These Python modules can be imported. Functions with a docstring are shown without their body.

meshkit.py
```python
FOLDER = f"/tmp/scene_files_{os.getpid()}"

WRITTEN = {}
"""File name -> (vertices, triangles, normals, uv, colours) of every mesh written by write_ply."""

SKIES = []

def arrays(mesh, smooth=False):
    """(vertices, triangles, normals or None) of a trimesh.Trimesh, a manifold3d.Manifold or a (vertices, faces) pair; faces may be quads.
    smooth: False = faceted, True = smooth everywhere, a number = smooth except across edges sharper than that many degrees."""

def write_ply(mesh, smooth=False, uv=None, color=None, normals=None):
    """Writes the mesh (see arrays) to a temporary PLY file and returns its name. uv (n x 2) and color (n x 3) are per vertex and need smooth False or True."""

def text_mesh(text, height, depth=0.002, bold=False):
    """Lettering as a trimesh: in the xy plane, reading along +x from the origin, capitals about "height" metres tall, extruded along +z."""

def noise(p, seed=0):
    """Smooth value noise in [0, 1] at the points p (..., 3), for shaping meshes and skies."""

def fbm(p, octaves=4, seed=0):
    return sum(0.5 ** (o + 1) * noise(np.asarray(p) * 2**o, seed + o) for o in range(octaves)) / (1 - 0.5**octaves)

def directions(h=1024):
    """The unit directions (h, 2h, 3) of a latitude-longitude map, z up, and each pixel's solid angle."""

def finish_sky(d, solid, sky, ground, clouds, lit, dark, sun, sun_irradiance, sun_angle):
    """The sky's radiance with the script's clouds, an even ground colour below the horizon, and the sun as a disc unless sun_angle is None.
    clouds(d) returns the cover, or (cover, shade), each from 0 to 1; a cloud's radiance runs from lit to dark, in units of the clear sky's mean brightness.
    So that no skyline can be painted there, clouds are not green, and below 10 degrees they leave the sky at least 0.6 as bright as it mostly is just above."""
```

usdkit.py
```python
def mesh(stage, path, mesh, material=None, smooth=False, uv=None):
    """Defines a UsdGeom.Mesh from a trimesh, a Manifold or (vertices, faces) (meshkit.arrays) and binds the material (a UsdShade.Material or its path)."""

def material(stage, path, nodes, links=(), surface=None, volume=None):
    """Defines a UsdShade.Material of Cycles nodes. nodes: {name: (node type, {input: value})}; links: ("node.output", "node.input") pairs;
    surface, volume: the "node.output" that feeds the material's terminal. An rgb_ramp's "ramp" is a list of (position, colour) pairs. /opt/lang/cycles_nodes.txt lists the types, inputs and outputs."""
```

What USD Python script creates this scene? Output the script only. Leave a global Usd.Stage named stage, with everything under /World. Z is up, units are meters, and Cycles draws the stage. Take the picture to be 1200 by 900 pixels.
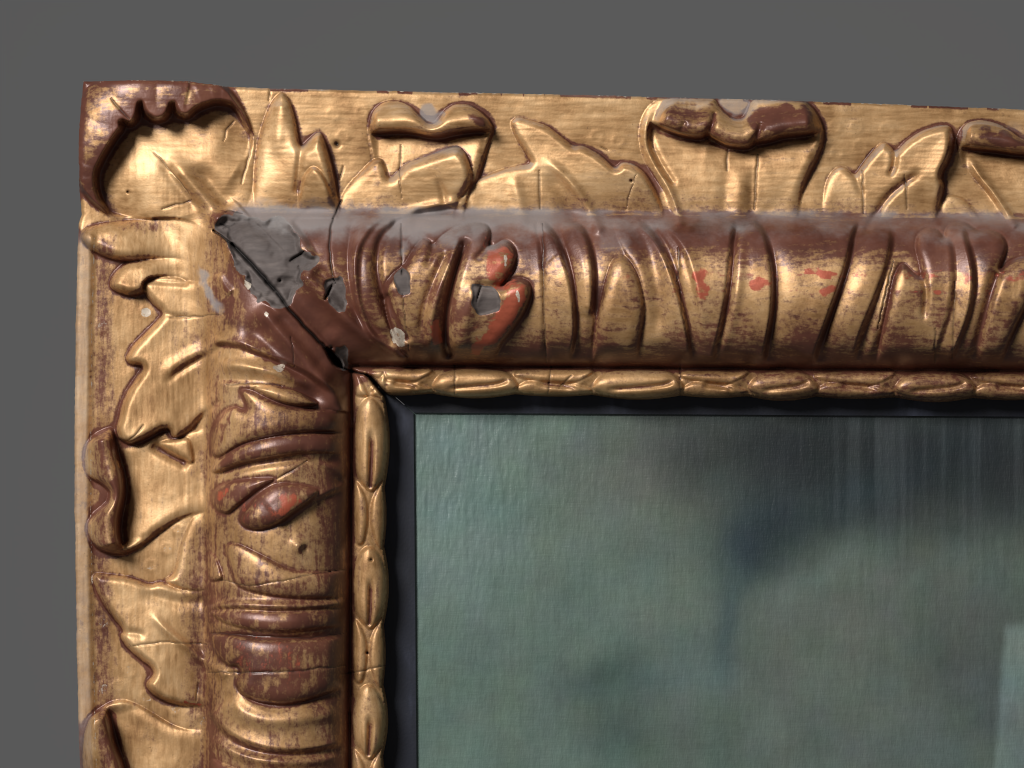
"""Corner of an old carved and gilded picture frame with a dark green-grey canvas in it, close up."""
import math
import numpy as np
import shapely
from shapely.geometry import Polygon
from scipy.spatial import cKDTree
from scipy.ndimage import gaussian_filter, map_coordinates
from pxr import Usd, UsdGeom, UsdLux, UsdShade, Sdf, Gf, Vt
import usdkit
import meshkit

stage = Usd.Stage.CreateInMemory()
UsdGeom.SetStageUpAxis(stage, UsdGeom.Tokens.z)
UsdGeom.SetStageMetersPerUnit(stage, 1.0)
UsdGeom.Xform.Define(stage, '/World')
UsdGeom.Scope.Define(stage, '/World/Looks')

# ------------------------------------------------------------------ camera, lamps, exposure
MM = 0.0004            # the frame is drawn in units of 0.4 mm
DIST = 1.30            # camera to picture plane
LIFT = 1.50            # height of the picture's middle above the floor
cam = UsdGeom.Camera.Define(stage, '/World/camera')
cam.AddTranslateOp().Set((0, -DIST, LIFT))
cam.AddRotateXYZOp().Set((90, 0, 0))
cam.CreateHorizontalApertureAttr(36.0)
cam.CreateVerticalApertureAttr(27.0)
cam.CreateFocalLengthAttr(36.0 * DIST / (1200 * MM))
cam.CreateClippingRangeAttr((0.05, 50))
cam.CreateExposureAttr(0.0)

def lamp(path, pos, target, w, h, intensity, color):
    l = UsdLux.RectLight.Define(stage, path)
    pos, target = np.array(pos, float), np.array(target, float)
    d = pos - target
    d /= np.linalg.norm(d)                       # the lamp shines along -z
    x = np.cross([0, 0, 1], d); x /= np.linalg.norm(x)
    y = np.cross(d, x)
    l.AddTransformOp().Set(Gf.Matrix4d(*[float(v) for r in ((*x, 0), (*y, 0), (*d, 0), (*pos, 1)) for v in r]))
    l.CreateWidthAttr(w); l.CreateHeightAttr(h)
    l.CreateIntensityAttr(intensity); l.CreateColorAttr(color)
    return l

KEY = 42.5
lamp('/World/key_lamp', (-1.02, -1.55, LIFT + 1.02), (-0.05, 0, LIFT + 0.0), 0.62, 0.62, KEY, (1.0, 0.965, 0.94))

usdkit.material(stage, '/World/Looks/room_light', {'b': ('background_shader', {'color': (0.98, 0.98, 1.0), 'strength': 0.086})}, surface='b.background')
dome = UsdLux.DomeLight.Define(stage, '/World/room_light')
dome.CreateIntensityAttr(1.0)
UsdShade.MaterialBindingAPI.Apply(dome.GetPrim()).Bind(UsdShade.Material.Get(stage, '/World/Looks/room_light'))

# ------------------------------------------------------------------ helpers
def data(prim, **kw):
    for k, v in kw.items():
        prim.SetCustomDataByKey(k, v)

taken = {}
def numbered(path):
    n = taken[path] = taken.get(path, -1) + 1
    return path if n == 0 else f'{path}_{n:03d}'

def place(U, V, H):
    """Frame units (right, down, towards the viewer) to metres on the hung picture."""
    k = (DIST - H * MM) / DIST
    return np.stack([(U - 600) * MM * k, -H * MM, LIFT + (450 - V) * MM * k], -1)

def raw_mesh(path, P, N, F, mat, attrs=None):
    m = UsdGeom.Mesh.Define(stage, path)
    m.CreatePointsAttr(Vt.Vec3fArray.FromNumpy(P.astype(np.float32)))
    m.CreateFaceVertexCountsAttr(Vt.IntArray.FromNumpy(np.full(len(F), F.shape[1], np.int32)))
    m.CreateFaceVertexIndicesAttr(Vt.IntArray.FromNumpy(F.astype(np.int32).ravel()))
    m.CreateSubdivisionSchemeAttr('none')
    if N is not None:
        m.CreateNormalsAttr(Vt.Vec3fArray.FromNumpy(N.astype(np.float32)))
        m.SetNormalsInterpolation('vertex')
    for k, a in (attrs or {}).items():
        UsdGeom.PrimvarsAPI(m).CreatePrimvar(k, Sdf.ValueTypeNames.Color3fArray, 'vertex').Set(Vt.Vec3fArray.FromNumpy(a.astype(np.float32)))
    UsdShade.MaterialBindingAPI.Apply(m.GetPrim()).Bind(UsdShade.Material.Get(stage, mat))
    return m

def smooth(x, a, b):
    t = np.clip((x - a) / (b - a), 0, 1)
    return t * t * (3 - 2 * t)

def chaikin(p, closed, n=2):
    p = np.asarray(p, float)
    for _ in range(n):
        q = np.roll(p, -1, 0) if closed else p[1:]
        a = p if closed else p[:-1]
        r = np.empty((2 * len(a), 2))
        r[0::2], r[1::2] = a * .78 + q * .22, a * .22 + q * .78
        p = r if closed else np.vstack([p[:1], r, p[-1:]])
    return p

def dense(p, closed, step=0.6):
    q = np.vstack([p, p[:1]]) if closed else p
    seg = np.linalg.norm(np.diff(q, axis=0), axis=1)
    s = np.concatenate([[0], np.cumsum(seg)])
    x = np.linspace(0, s[-1], max(4, int(s[-1] / step)))
    return np.stack([np.interp(x, s, q[:, 0]), np.interp(x, s, q[:, 1])], 1)

# ------------------------------------------------------------------ materials
def gilding(name, stretch, seed):
    """Worn water gilding: leaf over red-brown bole, dust, bare gesso and red paint where the masks say."""
    p = f'/World/Looks/{name}'
    n = {
        'geo': ('geometry', {}),
        'map': ('mapping', {'mapping_type': 'point', 'scale': stretch, 'location': (seed, seed * .7, seed * .3)}),
        'a': ('attribute', {'attribute': 'wear_shade'}), 'sa': ('separate_color', {}),
        'b': ('attribute', {'attribute': 'loss'}), 'sb': ('separate_color', {}),
        'grain': ('noise_texture', {'scale': 420.0, 'detail': 5.0, 'roughness': .65}),
        'blot': ('noise_texture', {'scale': 34.0, 'detail': 5.0, 'roughness': .6, 'distortion': .4}),
        'fleck': ('noise_texture', {'scale': 420.0, 'detail': 6.0, 'roughness': .72}),
        'speck': ('noise_texture', {'scale': 900.0, 'detail': 2.0}),
        'gold': ('rgb_ramp', {'ramp': [(.30, (.185, .088, .034)), (.40, (.39, .212, .085)), (.5, (.56, .332, .148)), (.60, (.70, .448, .222)), (.75, (.78, .54, .30))]}),
        'tone': ('mix_float', {'fac': .42}),
        # brown: mask + (noise - .5)
        'nb': ('mix_float', {'fac': .55}),
        'nbc': ('map_range', {'from_min': .3, 'from_max': .7, 'to_min': .18, 'to_max': .82}), 'br0': ('math', {'math_type': 'add'}), 'br': ('map_range', {'range_type': 'smoothstep', 'from_min': .78, 'from_max': 1.15, 'clamp': True}),
        'brcol': ('rgb_ramp', {'ramp': [(.3, (.075, .026, .018)), (.5, (.14, .050, .032)), (.7, (.215, .085, .050))]}),
        'm1': ('mix_color', {}),
        're0': ('math', {'math_type': 'add'}), 're': ('map_range', {'range_type': 'smoothstep', 'from_min': .88, 'from_max': 1.15, 'clamp': True}),
        'm2': ('mix_color', {'b': (.40, .092, .048)}),
        'ba0': ('math', {'math_type': 'add'}), 'ba': ('map_range', {'range_type': 'smoothstep', 'from_min': .85, 'from_max': 1.1, 'clamp': True}),
        'bacol': ('rgb_ramp', {'ramp': [(.38, (.070, .055, .050)), (.5, (.105, .085, .078)), (.60, (.155, .128, .116))]}),
        'm3': ('mix_color', {}),
        'pa': ('math', {'math_type': 'add'}), 'pam': ('map_range', {'range_type': 'smoothstep', 'from_min': .95, 'from_max': 1.1, 'clamp': True}),
        'm4': ('mix_color', {'b': (.60, .52, .42)}),
        'dn': ('mix_float', {'fac': .45}), 'du0': ('math', {'math_type': 'add'}), 'du': ('map_range', {'range_type': 'smoothstep', 'from_min': .58, 'from_max': 1.55, 'to_max': .74, 'clamp': True}),
        'm5': ('mix_color', {'b': (.285, .272, .268)}),
        'm6': ('mix_color', {'b': (.012, .009, .008)}),
        # pits of dark grime
        'pit': ('map_range', {'range_type': 'smoothstep', 'from_min': .30, 'from_max': .38, 'to_min': .55, 'to_max': 0.0, 'clamp': True}),
        'm0': ('mix_color', {'b': (.16, .085, .045)}),
        'ro1': ('mix_float', {'a': .48, 'b': .36}), 'ro2': ('mix_float', {'b': .75}), 'ro3': ('mix_float', {'b': .9}), 'ro4': ('math', {'math_type': 'multiply_add', 'value2': .18, 'value3': -.09}), 'ro': ('math', {'math_type': 'add', 'use_clamp': True}),
        'me1': ('mix_float', {'a': .44, 'b': .12}), 'me2': ('mix_float', {'b': 0.}), 'me3': ('mix_float', {'b': 0.}), 'me4': ('mix_float', {'b': 0.}),
        'bh': ('mix_float', {'fac': .5}),
        'bump': ('bump', {'strength': .22, 'distance': .0005}),
        'p': ('principled_bsdf', {'specular_ior_level': .5}),
    }
    l = [('geo.position', 'map.vector'), ('map.vector', 'grain.vector'), ('geo.position', 'blot.vector'), ('geo.position', 'fleck.vector'), ('geo.position', 'speck.vector'),
         ('a.color', 'sa.color'), ('b.color', 'sb.color'),
         ('blot.fac', 'tone.a'), ('grain.fac', 'tone.b'), ('tone.result', 'gold.fac'),
         ('fleck.fac', 'pit.value'), ('pit.result', 'm0.fac'), ('gold.color', 'm0.a'),
         ('fleck.fac', 'nb.a'), ('grain.fac', 'nb.b'),
         ('sa.g', 'br0.value1'), ('nb.result', 'nbc.value'), ('nbc.result', 'br0.value2'), ('br0.value', 'br.value'), ('br.result', 'm1.fac'), ('m0.result', 'm1.a'), ('blot.fac', 'brcol.fac'), ('brcol.color', 'm1.b'),
         ('sa.b', 're0.value1'), ('nbc.result', 're0.value2'), ('re0.value', 're.value'), ('re.result', 'm2.fac'), ('m1.result', 'm2.a'),
         ('sb.r', 'ba0.value1'), ('blot.fac', 'ba0.value2'), ('ba0.value', 'ba.value'), ('ba.result', 'm3.fac'), ('m2.result', 'm3.a'), ('tone.result', 'bacol.fac'), ('bacol.color', 'm3.b'),
         ('sb.b', 'pa.value1'), ('fleck.fac', 'pa.value2'), ('pa.value', 'pam.value'), ('pam.result', 'm4.fac'), ('m3.result', 'm4.a'),
         ('sa.r', 'du0.value1'), ('blot.fac', 'dn.a'), ('fleck.fac', 'dn.b'), ('dn.result', 'du0.value2'), ('du0.value', 'du.value'), ('du.result', 'm5.fac'), ('m4.result', 'm5.a'),
         ('sb.g', 'm6.fac'), ('m5.result', 'm6.a'), ('m6.result', 'p.base_color'),
         ('br.result', 'ro1.fac'), ('ro1.result', 'ro2.a'), ('ba.result', 'ro2.fac'), ('ro2.result', 'ro3.a'), ('du.result', 'ro3.fac'),
         ('grain.fac', 'ro4.value1'), ('ro4.value', 'ro.value1'), ('ro3.result', 'ro.value2'), ('ro.value', 'p.roughness'),
         ('br.result', 'me1.fac'), ('me1.result', 'me2.a'), ('ba.result', 'me2.fac'), ('me2.result', 'me3.a'), ('du.result', 'me3.fac'), ('me3.result', 'me4.a'), ('sb.g', 'me4.fac'), ('me4.result', 'p.metallic'),
         ('grain.fac', 'bh.a'), ('speck.fac', 'bh.b'), ('bh.result', 'bump.height'), ('bump.normal', 'p.normal')]
    usdkit.material(stage, p, n, l, surface='p.BSDF')
    return p

GOLD_TOP = gilding('gilding_grain_across', (.16, 1, 1), 0.0)
GOLD_LEFT = gilding('gilding_grain_down', (1, 1, .16), 3.1)
GOLD_ROUND = gilding('gilding_carved', (.8, .8, .8), 1.7)

usdkit.material(stage, '/World/Looks/backdrop_paper', {'p': ('principled_bsdf', {'base_color': (.80, .805, .80), 'roughness': .95, 'specular_ior_level': 0.0})}, surface='p.BSDF')
usdkit.material(stage, '/World/Looks/old_wood', {
    'geo': ('geometry', {}), 'n': ('noise_texture', {'scale': 90.0, 'detail': 5.0}),
    'r': ('rgb_ramp', {'ramp': [(.3, (.10, .055, .035)), (.7, (.24, .14, .085))]}), 'p': ('principled_bsdf', {'roughness': .7})},
    [('geo.position', 'n.vector'), ('n.fac', 'r.fac'), ('r.color', 'p.base_color')], surface='p.BSDF')
usdkit.material(stage, '/World/Looks/dark_slip', {
    'geo': ('geometry', {}), 'map': ('mapping', {'scale': (1, 1, .35)}), 'n': ('noise_texture', {'scale': 38.0, 'detail': 6.0, 'roughness': .6}),
    'r': ('rgb_ramp', {'ramp': [(.35, (.008, .009, .014)), (.55, (.015, .018, .030)), (.75, (.06, .068, .105))]}),  # pale blue smudges: reflections put into the slip colour
    'f': ('noise_texture', {'scale': 700.0, 'detail': 3.0}), 'b': ('bump', {'strength': .15, 'distance': .0004}),
    'p': ('principled_bsdf', {'roughness': .5})},
    [('geo.position', 'map.vector'), ('map.vector', 'n.vector'), ('n.fac', 'r.fac'), ('r.color', 'p.base_color'), ('geo.position', 'f.vector'), ('f.fac', 'b.height'), ('b.normal', 'p.normal')], surface='p.BSDF')
usdkit.material(stage, '/World/Looks/painted_canvas', {
    'geo': ('geometry', {}), 'a': ('attribute', {'attribute': 'paint'}),
    'mv': ('mapping', {'scale': (1, 1, .22)}), 'mh': ('mapping', {'scale': (.10, 1, 1)}),
    'warp': ('noise_texture', {'scale': 1100.0, 'detail': 3.0, 'roughness': .6}), 'weft': ('noise_texture', {'scale': 1100.0, 'detail': 3.0, 'roughness': .6}),
    'lump': ('noise_texture', {'scale': 330.0, 'detail': 4.0, 'roughness': .65}),
    'w1': ('mix_float', {'fac': .3}), 'w2': ('mix_float', {'fac': .35}),
    'bump': ('bump', {'strength': .6, 'distance': .0007}),
    'tv': ('map_range', {'from_min': .3, 'from_max': .7, 'to_min': .92, 'to_max': 1.08}), 'cv': ('combine_color', {}),
    'mul': ('mix_color', {'blend_type': 'multiply', 'fac': 1.0, 'use_clamp': False}),
    'p': ('principled_bsdf', {'roughness': .34, 'specular_ior_level': .55})},
    [('geo.position', 'mv.vector'), ('geo.position', 'mh.vector'), ('mv.vector', 'warp.vector'), ('mh.vector', 'weft.vector'), ('geo.position', 'lump.vector'),
     ('warp.fac', 'w1.a'), ('weft.fac', 'w1.b'), ('w1.result', 'w2.a'), ('lump.fac', 'w2.b'), ('w2.result', 'bump.height'), ('bump.normal', 'p.normal'),
     ('w1.result', 'tv.value'), ('tv.result', 'cv.r'), ('tv.result', 'cv.g'), ('tv.result', 'cv.b'),
     ('a.color', 'mul.a'), ('cv.color', 'mul.b'), ('mul.result', 'p.base_color')], surface='p.BSDF')

# ------------------------------------------------------------------ the setting: a grey backdrop far behind
bw = raw_mesh('/World/backdrop', np.array([[-9, 8, -3], [9, 8, -3], [9, 8, 9], [-9, 8, 9]], float), None, np.array([[0, 1, 2, 3]]), '/World/Looks/backdrop_paper')
data(bw.GetPrim(), label='plain flat grey backdrop behind the frame', category='backdrop', kind='structure')

# ------------------------------------------------------------------ the carved relief, as heights over a grid
STEP = 1.0
ui, vj = np.arange(86, 1330 + .1, STEP), np.arange(92, 1012 + .1, STEP)
I, J = np.meshgrid(ui, vj)
def left_edge(v):
    return np.interp(v, [92, 95, 120, 160, 215, 235, 252, 262, 300, 400, 500, 600, 700, 800, 900, 1012], [97.5, 97.3, 95, 92.4, 92.6, 94.5, 95.8, 92, 90.5, 88.4, 87.2, 87.5, 88.8, 91, 94, 98])
def top_edge(u):
    return np.interp(u, [86, 97, 150, 220, 248, 264, 300, 400, 500, 600, 700, 800, 900, 1000, 1100, 1200, 1330], [95, 95, 94, 95.5, 98.5, 101.6, 103, 105.3, 107.6, 109.4, 111.8, 114.4, 117, 120.8, 124.6, 128.2, 133])
wob = lambda t, k: (meshkit.noise(np.stack([t * k, t * 0 + 3.3, t * 0], -1), 5) - .5)
ledge = left_edge(J) + 1.2 * wob(J, .06) + .7 * wob(J + 500, .3)
tedge = top_edge(I) + 1.0 * wob(I, .05) + .7 * wob(I + 900, .3)
U = I + (ledge - 86) * np.clip(1 - (I - 86) / 150, 0, 1) ** 1.0
V = J + (tedge - 92) * np.clip(1 - (J - 92) / 150, 0, 1) ** 1.0

def knots(x, ks):
    return np.interp(x, ks, [0, 1, 2, 3, 3.6])
tilt_t = np.clip(U - 420, 0, None) * .008
tilt_l = np.clip(V - 500, 0, None) * -.006
Vt_, Ul_ = V - tilt_t, U - tilt_l
fr_t, fr_l = V - tedge, U - ledge
def q_arm(d, x, a, b, c):          # 0 at the outer edge, 1 where the round moulding starts, 2 where it ends, 3 at the sight edge
    o = x - d
    q = np.where(x < a, d / (a - o), 1 + (x - a) / (b - a))
    return np.where(x > b, 2 + (x - b) / (c - b), q)
STRANDS_T = [(434, 506, False), (506, 604, True), (604, 694, False), (694, 798, True), (798, 876, False), (876, 956, True), (956, 1048, False), (1048, 1140, True), (1140, 1226, False), (1226, 1318, True)]
STRANDS_L = [(446, 466, False), (466, 572, True), (572, 640, False), (640, 733, True), (733, 802, False), (802, 886, True), (886, 950, False), (950, 1040, True)]
def swell(x, segs):
    out = np.zeros_like(x)
    for a, b, over in segs:
        t = np.clip((x - a) / (b - a), 0, 1)
        out = np.maximum(out, np.sin(math.pi * t) * (1.0 if over else .45))
    return out
qt = q_arm(fr_t, Vt_, 250., 428., 458.8 + 5.0 * swell(U, STRANDS_T))
ql = q_arm(fr_l, Ul_, 243., 411., 449.0 + 5.5 * swell(V, STRANDS_L))
Q = np.minimum(qt, ql)
TOP = qt < ql

SH_ = U.shape
def noise_uv(su, sv, seed, octaves=3):
    if max(su, sv) > .12:
        out, ok = np.full(SH_, .5), Q < 3.2
        out[ok] = meshkit.fbm(np.stack([U[ok] * su, V[ok] * sv, 0 * U[ok] + seed * 7.3], -1), octaves, seed)
        return out
    u, v = U[::3, ::3], V[::3, ::3]
    small = meshkit.fbm(np.stack([u * su, v * sv, 0 * u + seed * 7.3], -1), octaves, seed)
    jj, ii = np.mgrid[0:SH_[0], 0:SH_[1]]
    return map_coordinates(small, [jj / 3, ii / 3], order=1, mode='nearest')

def profile(q):
    flat = 3 + 9 * smooth(q, .55, 1.0)
    r = np.clip((q - 1.5) / .5, -1, 1)
    rnd = 6 + 71 * np.sqrt(np.clip(1 - np.abs(r) ** 2.0, 0, 1))
    h = np.where((q > 1) & (q < 2), np.maximum(rnd, np.where(q < 1.5, 12, 17)), flat)
    h = np.where(q >= 2, 9 + 15 * np.sqrt(np.clip(1 - ((q - 2.53) / .53) ** 2, 0, 1)), h)
    return np.where(q > 3.0, 3 - 50 * smooth(q, 3.0, 3.15), h)
B = profile(Q)
FLAT = profile(np.minimum(Q, .999))
corner = np.exp(-(((U - 262) / 62) ** 2 + ((V - 318) / 95) ** 2)) * (U < V * 1.0 + 40)
vale = np.exp(-((Q - 1) / .10) ** 2)
B = B * (1 - vale * .8) + gaussian_filter(B, 4.5) * vale * .8
kk = np.clip(corner * 1.25, 0, 1) * smooth(Q, .55, .8) * (1 - smooth(Q, 1.45, 1.8))
B = B * (1 - kk) + gaussian_filter(B, 20) * kk
# raised fillet along the outer side of the left arm
fil = smooth(V, 255, 285) * (~TOP)
B += fil * 5.5 * (1 - smooth(fr_l, 13, 23))
H = B.copy()
SH = U.shape
WEAR_SHADE = np.zeros(SH + (3,))          # dust, brown bole with some painted shade, red paint
LOSS = np.zeros(SH + (3,))          # bare gesso, black crack, pale fleck
PART = np.zeros(SH, int)            # 0 = the mouldings themselves
parts = [None]
LAST = []
RAG = noise_uv(.09, .09, 77, 4)
SOFT = gaussian_filter(2.6 * np.floor(gaussian_filter(RAG, 5) * 9 + .022 * (U - V)), 1.6)
SOFT -= 2.6 * (.022 * (U - V) + 4.5)

def box_of(p, pad):
    p = np.asarray(p)
    lo, hi = p.min(0) - pad, p.max(0) + pad
    i0, i1 = int(max(0, (lo[0] - 86 - 14) / STEP)), int(min(SH[1], (hi[0] - 86 + 14) / STEP))
    j0, j1 = int(max(0, (lo[1] - 92 - 44) / STEP)), int(min(SH[0], (hi[1] - 92 + 14) / STEP))
    return slice(j0, max(j0 + 1, j1)), slice(i0, max(i0 + 1, i1))

def new_part(name, label=None):
    parts.append((name, label))
    return len(parts) - 1

def inside(poly, pad=2, n=2):
    p = chaikin(poly, True, n)
    s = box_of(p, pad)
    u, v = U[s], V[s]
    m = shapely.contains_xy(Polygon(p).buffer(0), u, v)
    d, _ = cKDTree(dense(p, True)).query(np.stack([u, v], -1), workers=-1)
    return s, m, d

def lobe(poly, height=12, edge=7, part=None, label=None, over=True, brown=0, rim_brown=0, cut=2.5, pw=2.0, n=2, crown=0, base=None, hollow=None, tilt=None, fade=None, bed=False):
    """A carved lobe with a rounded edge, standing on the moulding (over) or on what is carved there already. cut digs a fine line round it."""
    s, m, d = inside(poly, 8, n)
    onround = over and base is None and not bed and m.any() and np.median(Q[s][m]) > 1.0
    edge = edge * (1 if bed or not over else 1.35 if onround else 1.15)
    cut = cut * (.55 if onround else 1)
    t = np.clip(d / edge, 0, 1)
    if over and base is None and not bed and m.any() and np.median(Q[s][m]) < 1.0:
        height = height * 1.35
        t = np.clip(d / (edge * 1.35), 0, 1)
    prof = (1 - (1 - t) ** pw) ** (1 / pw) * height + crown * np.clip(d / 30, 0, 1)
    onflat = over and base is None and m.any() and np.median(Q[s][m]) < 1.0
    if tilt is None:
        tilt = (1.0 if TOP[s][m].mean() > .5 else .45) if onflat else .25
    if hollow is None:
        hollow = 1.0 if onflat else 0
    if m.any():
        uu, vv = U[s], V[s]
        ax, ay = (.85, .2) if TOP[s][m].mean() > .5 else (.0, .9)
        along = ((uu - uu[m].mean()) * ax + (vv - vv[m].mean()) * ay) / (uu[m].std() * ax * 2 + vv[m].std() * ay * 2)
        prof = prof * np.clip(1 + tilt * along, .15, 1.8)
        if fade:
            prof = prof * (1 - smooth(uu, fade[0], fade[1]))
        if onflat:
            prof = prof * (1 - .9 * smooth(Q[s], .55, 1.05))
        elif over and base is None and not bed:
            prof = prof * (1 - smooth(Q[s], 1.84, 1.98)) * smooth(Q[s], .99, 1.05)
        prof = prof - hollow * smooth(d, edge * .6, edge * .6 + 20)
    if over:
        onflat = base is None and m.any() and np.median(Q[s][m]) < 1.0
        lo = B[s] if base is None else base
        tgt = np.maximum(lo + prof, B[s]) if onflat else lo + prof
        if onflat:
            m = m & (Q[s] < 1.03)
            cutmask = 1 - smooth(Q[s], .70, 1.0)
            if fade:
                cutmask = cutmask * (1 - smooth(U[s], fade[0] - 20, fade[1] - 20))
        else:
            cutmask = 1.0 if bed else 1 - smooth(Q[s], 1.84, 1.97)
            m = m if bed else m & (Q[s] < 1.99)
        H[s] = np.where(m, tgt, H[s])
    else:
        under = 1 - smooth(Q[s], .86, .98)
        H[s] = np.where(m, H[s] + prof * under, H[s])
    if not over:
        cutmask = 1 - smooth(Q[s], .80, .95)
    H[s] -= cutmask * cut * (.12 if onflat else .5) * np.exp(-(d / 1.6) ** 2)
    H[s] -= cutmask * np.where(~m, cut * (.3 if onflat else .5) * np.exp(-d / 6.0), 0)
    if part:
        PART[s] = np.where(m, new_part(part, label), PART[s])
    LAST[:] = [poly]
    if brown:
        WEAR_SHADE[s][..., 1] = np.where(m, np.maximum(WEAR_SHADE[s][..., 1], brown * (.42 + 1.1 * RAG[s]) * smooth(d, 0, 4)), WEAR_SHADE[s][..., 1])
    if onflat:
        rim_brown = max(rim_brown, .40)
    if rim_brown:
        WEAR_SHADE[s][..., 1] = np.maximum(WEAR_SHADE[s][..., 1], rim_brown * np.exp(-(d / 6.5) ** 2) * (cutmask if over else 1))
    return s, m, d

def region(poly, part, label=None, bulge=5.5):
    s, m, d = inside(poly, 2)
    H[s] += np.where(m & (PART[s] == 0), bulge * (1 - (1 - np.clip(d / 26, 0, 1)) ** 2) ** .5 * (1 - smooth(Q[s], 1.8, 1.95)) * smooth(Q[s], 1.0, 1.12), 0)
    PART[s] = np.where(m & (PART[s] == 0), new_part(part, label), PART[s])

def path_field(path, pad, n=2):
    p = dense(chaikin(path, False, n), False, .5)
    s = box_of(p, pad)
    u, v = U[s], V[s]
    d, k = cKDTree(p).query(np.stack([u, v], -1), workers=-1)
    tan = np.gradient(p, axis=0)
    tan /= np.linalg.norm(tan, axis=1, keepdims=True) + 1e-9
    c = p[k]
    side = -(tan[k, 0] * (v - c[..., 1]) - tan[k, 1] * (u - c[..., 0]))
    return s, d, np.where(side >= 0, d, -d), k / max(1, len(p) - 1)

def ends(t, a=.12, b=.12):
    return smooth(t, 0, a) * smooth(1 - t, 0, b) if a and b else (smooth(t, 0, a) if a else smooth(1 - t, 0, b) if b else 1)

def groove(path, width=4, depth=5, a=.15, b=.15, brown=0, dust=0):
    s, d, sd, t = path_field(path, width * 4)
    w = np.exp(-(d / width) ** 2) * ends(t, a, b)
    H[s] -= depth * w
    if brown:
        WEAR_SHADE[s][..., 1] = np.maximum(WEAR_SHADE[s][..., 1], brown * w)
    if dust:
        WEAR_SHADE[s][..., 0] = np.maximum(WEAR_SHADE[s][..., 0], dust * w)

def ridge(path, width=4, height=5, a=.15, b=.15, brown=0):
    groove(path, width, -height, a, b, brown)

def fold(path, lift=7, wl=14, dip=7, wr=14, e=2.4, a=.12, b=.12, flip=False, brown=0):
    """One leaf edge lapping over its neighbour. Going down the path the raised side is on the left (in the picture), the dip on the right."""
    s, d, sd, t = path_field(path, max(wl, wr) * 3.5)
    if flip:
        sd = -sd
    k = ends(t, a, b) * np.exp(-np.clip(d - np.abs(sd), 0, None) / 4)
    up = .85 * lift * np.exp(-np.clip(-sd - e, 0, None) / (wl * 1.3))
    dn = -.55 * dip * np.exp(-np.clip(sd - e, 0, None) / (wr * 1.5))
    x = smooth(sd, -e * 2.4, e * 1.3)
    H[s] += k * (up * (1 - x) + dn * x)
    if brown:
        WEAR_SHADE[s][..., 1] = np.maximum(WEAR_SHADE[s][..., 1], brown * k * np.exp(-(sd / 5) ** 2))

def crack(path, w=.8, depth=3, dark=1.0, jit=1.2, seed=1):
    p = dense(np.asarray(path, float), False, 5)
    g = np.random.default_rng(seed)
    p[1:-1] += g.normal(0, jit * .5, p[1:-1].shape)
    s, d, sd, t = path_field(p, 6, 1)
    ww = w * (.55 + .6 * smooth(t, 0, .2) * smooth(1 - t, 0, .2))
    k = np.exp(-(d / ww) ** 2)
    H[s] -= depth * k
    LOSS[s][..., 1] = np.maximum(LOSS[s][..., 1], dark * k)

def stroke(path, width, chan, amt, arr=None, a=.15, b=.15):
    arr = WEAR_SHADE if arr is None else arr
    s, d, sd, t = path_field(path, width * 3)
    arr[s][..., chan] = np.maximum(arr[s][..., chan], amt * np.exp(-(d / width) ** 2) * ends(t, a, b))

def stain(poly, chan, amt, feather=5, arr=None):
    arr = WEAR_SHADE if arr is None else arr
    s, m, d = inside(poly, feather * 2)
    x = np.where(m, d, -d) + (5 + feather) * 2 * (RAG[s] - .5)
    arr[s][..., chan] = np.maximum(arr[s][..., chan], amt * smooth(x, -feather, feather))

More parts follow.
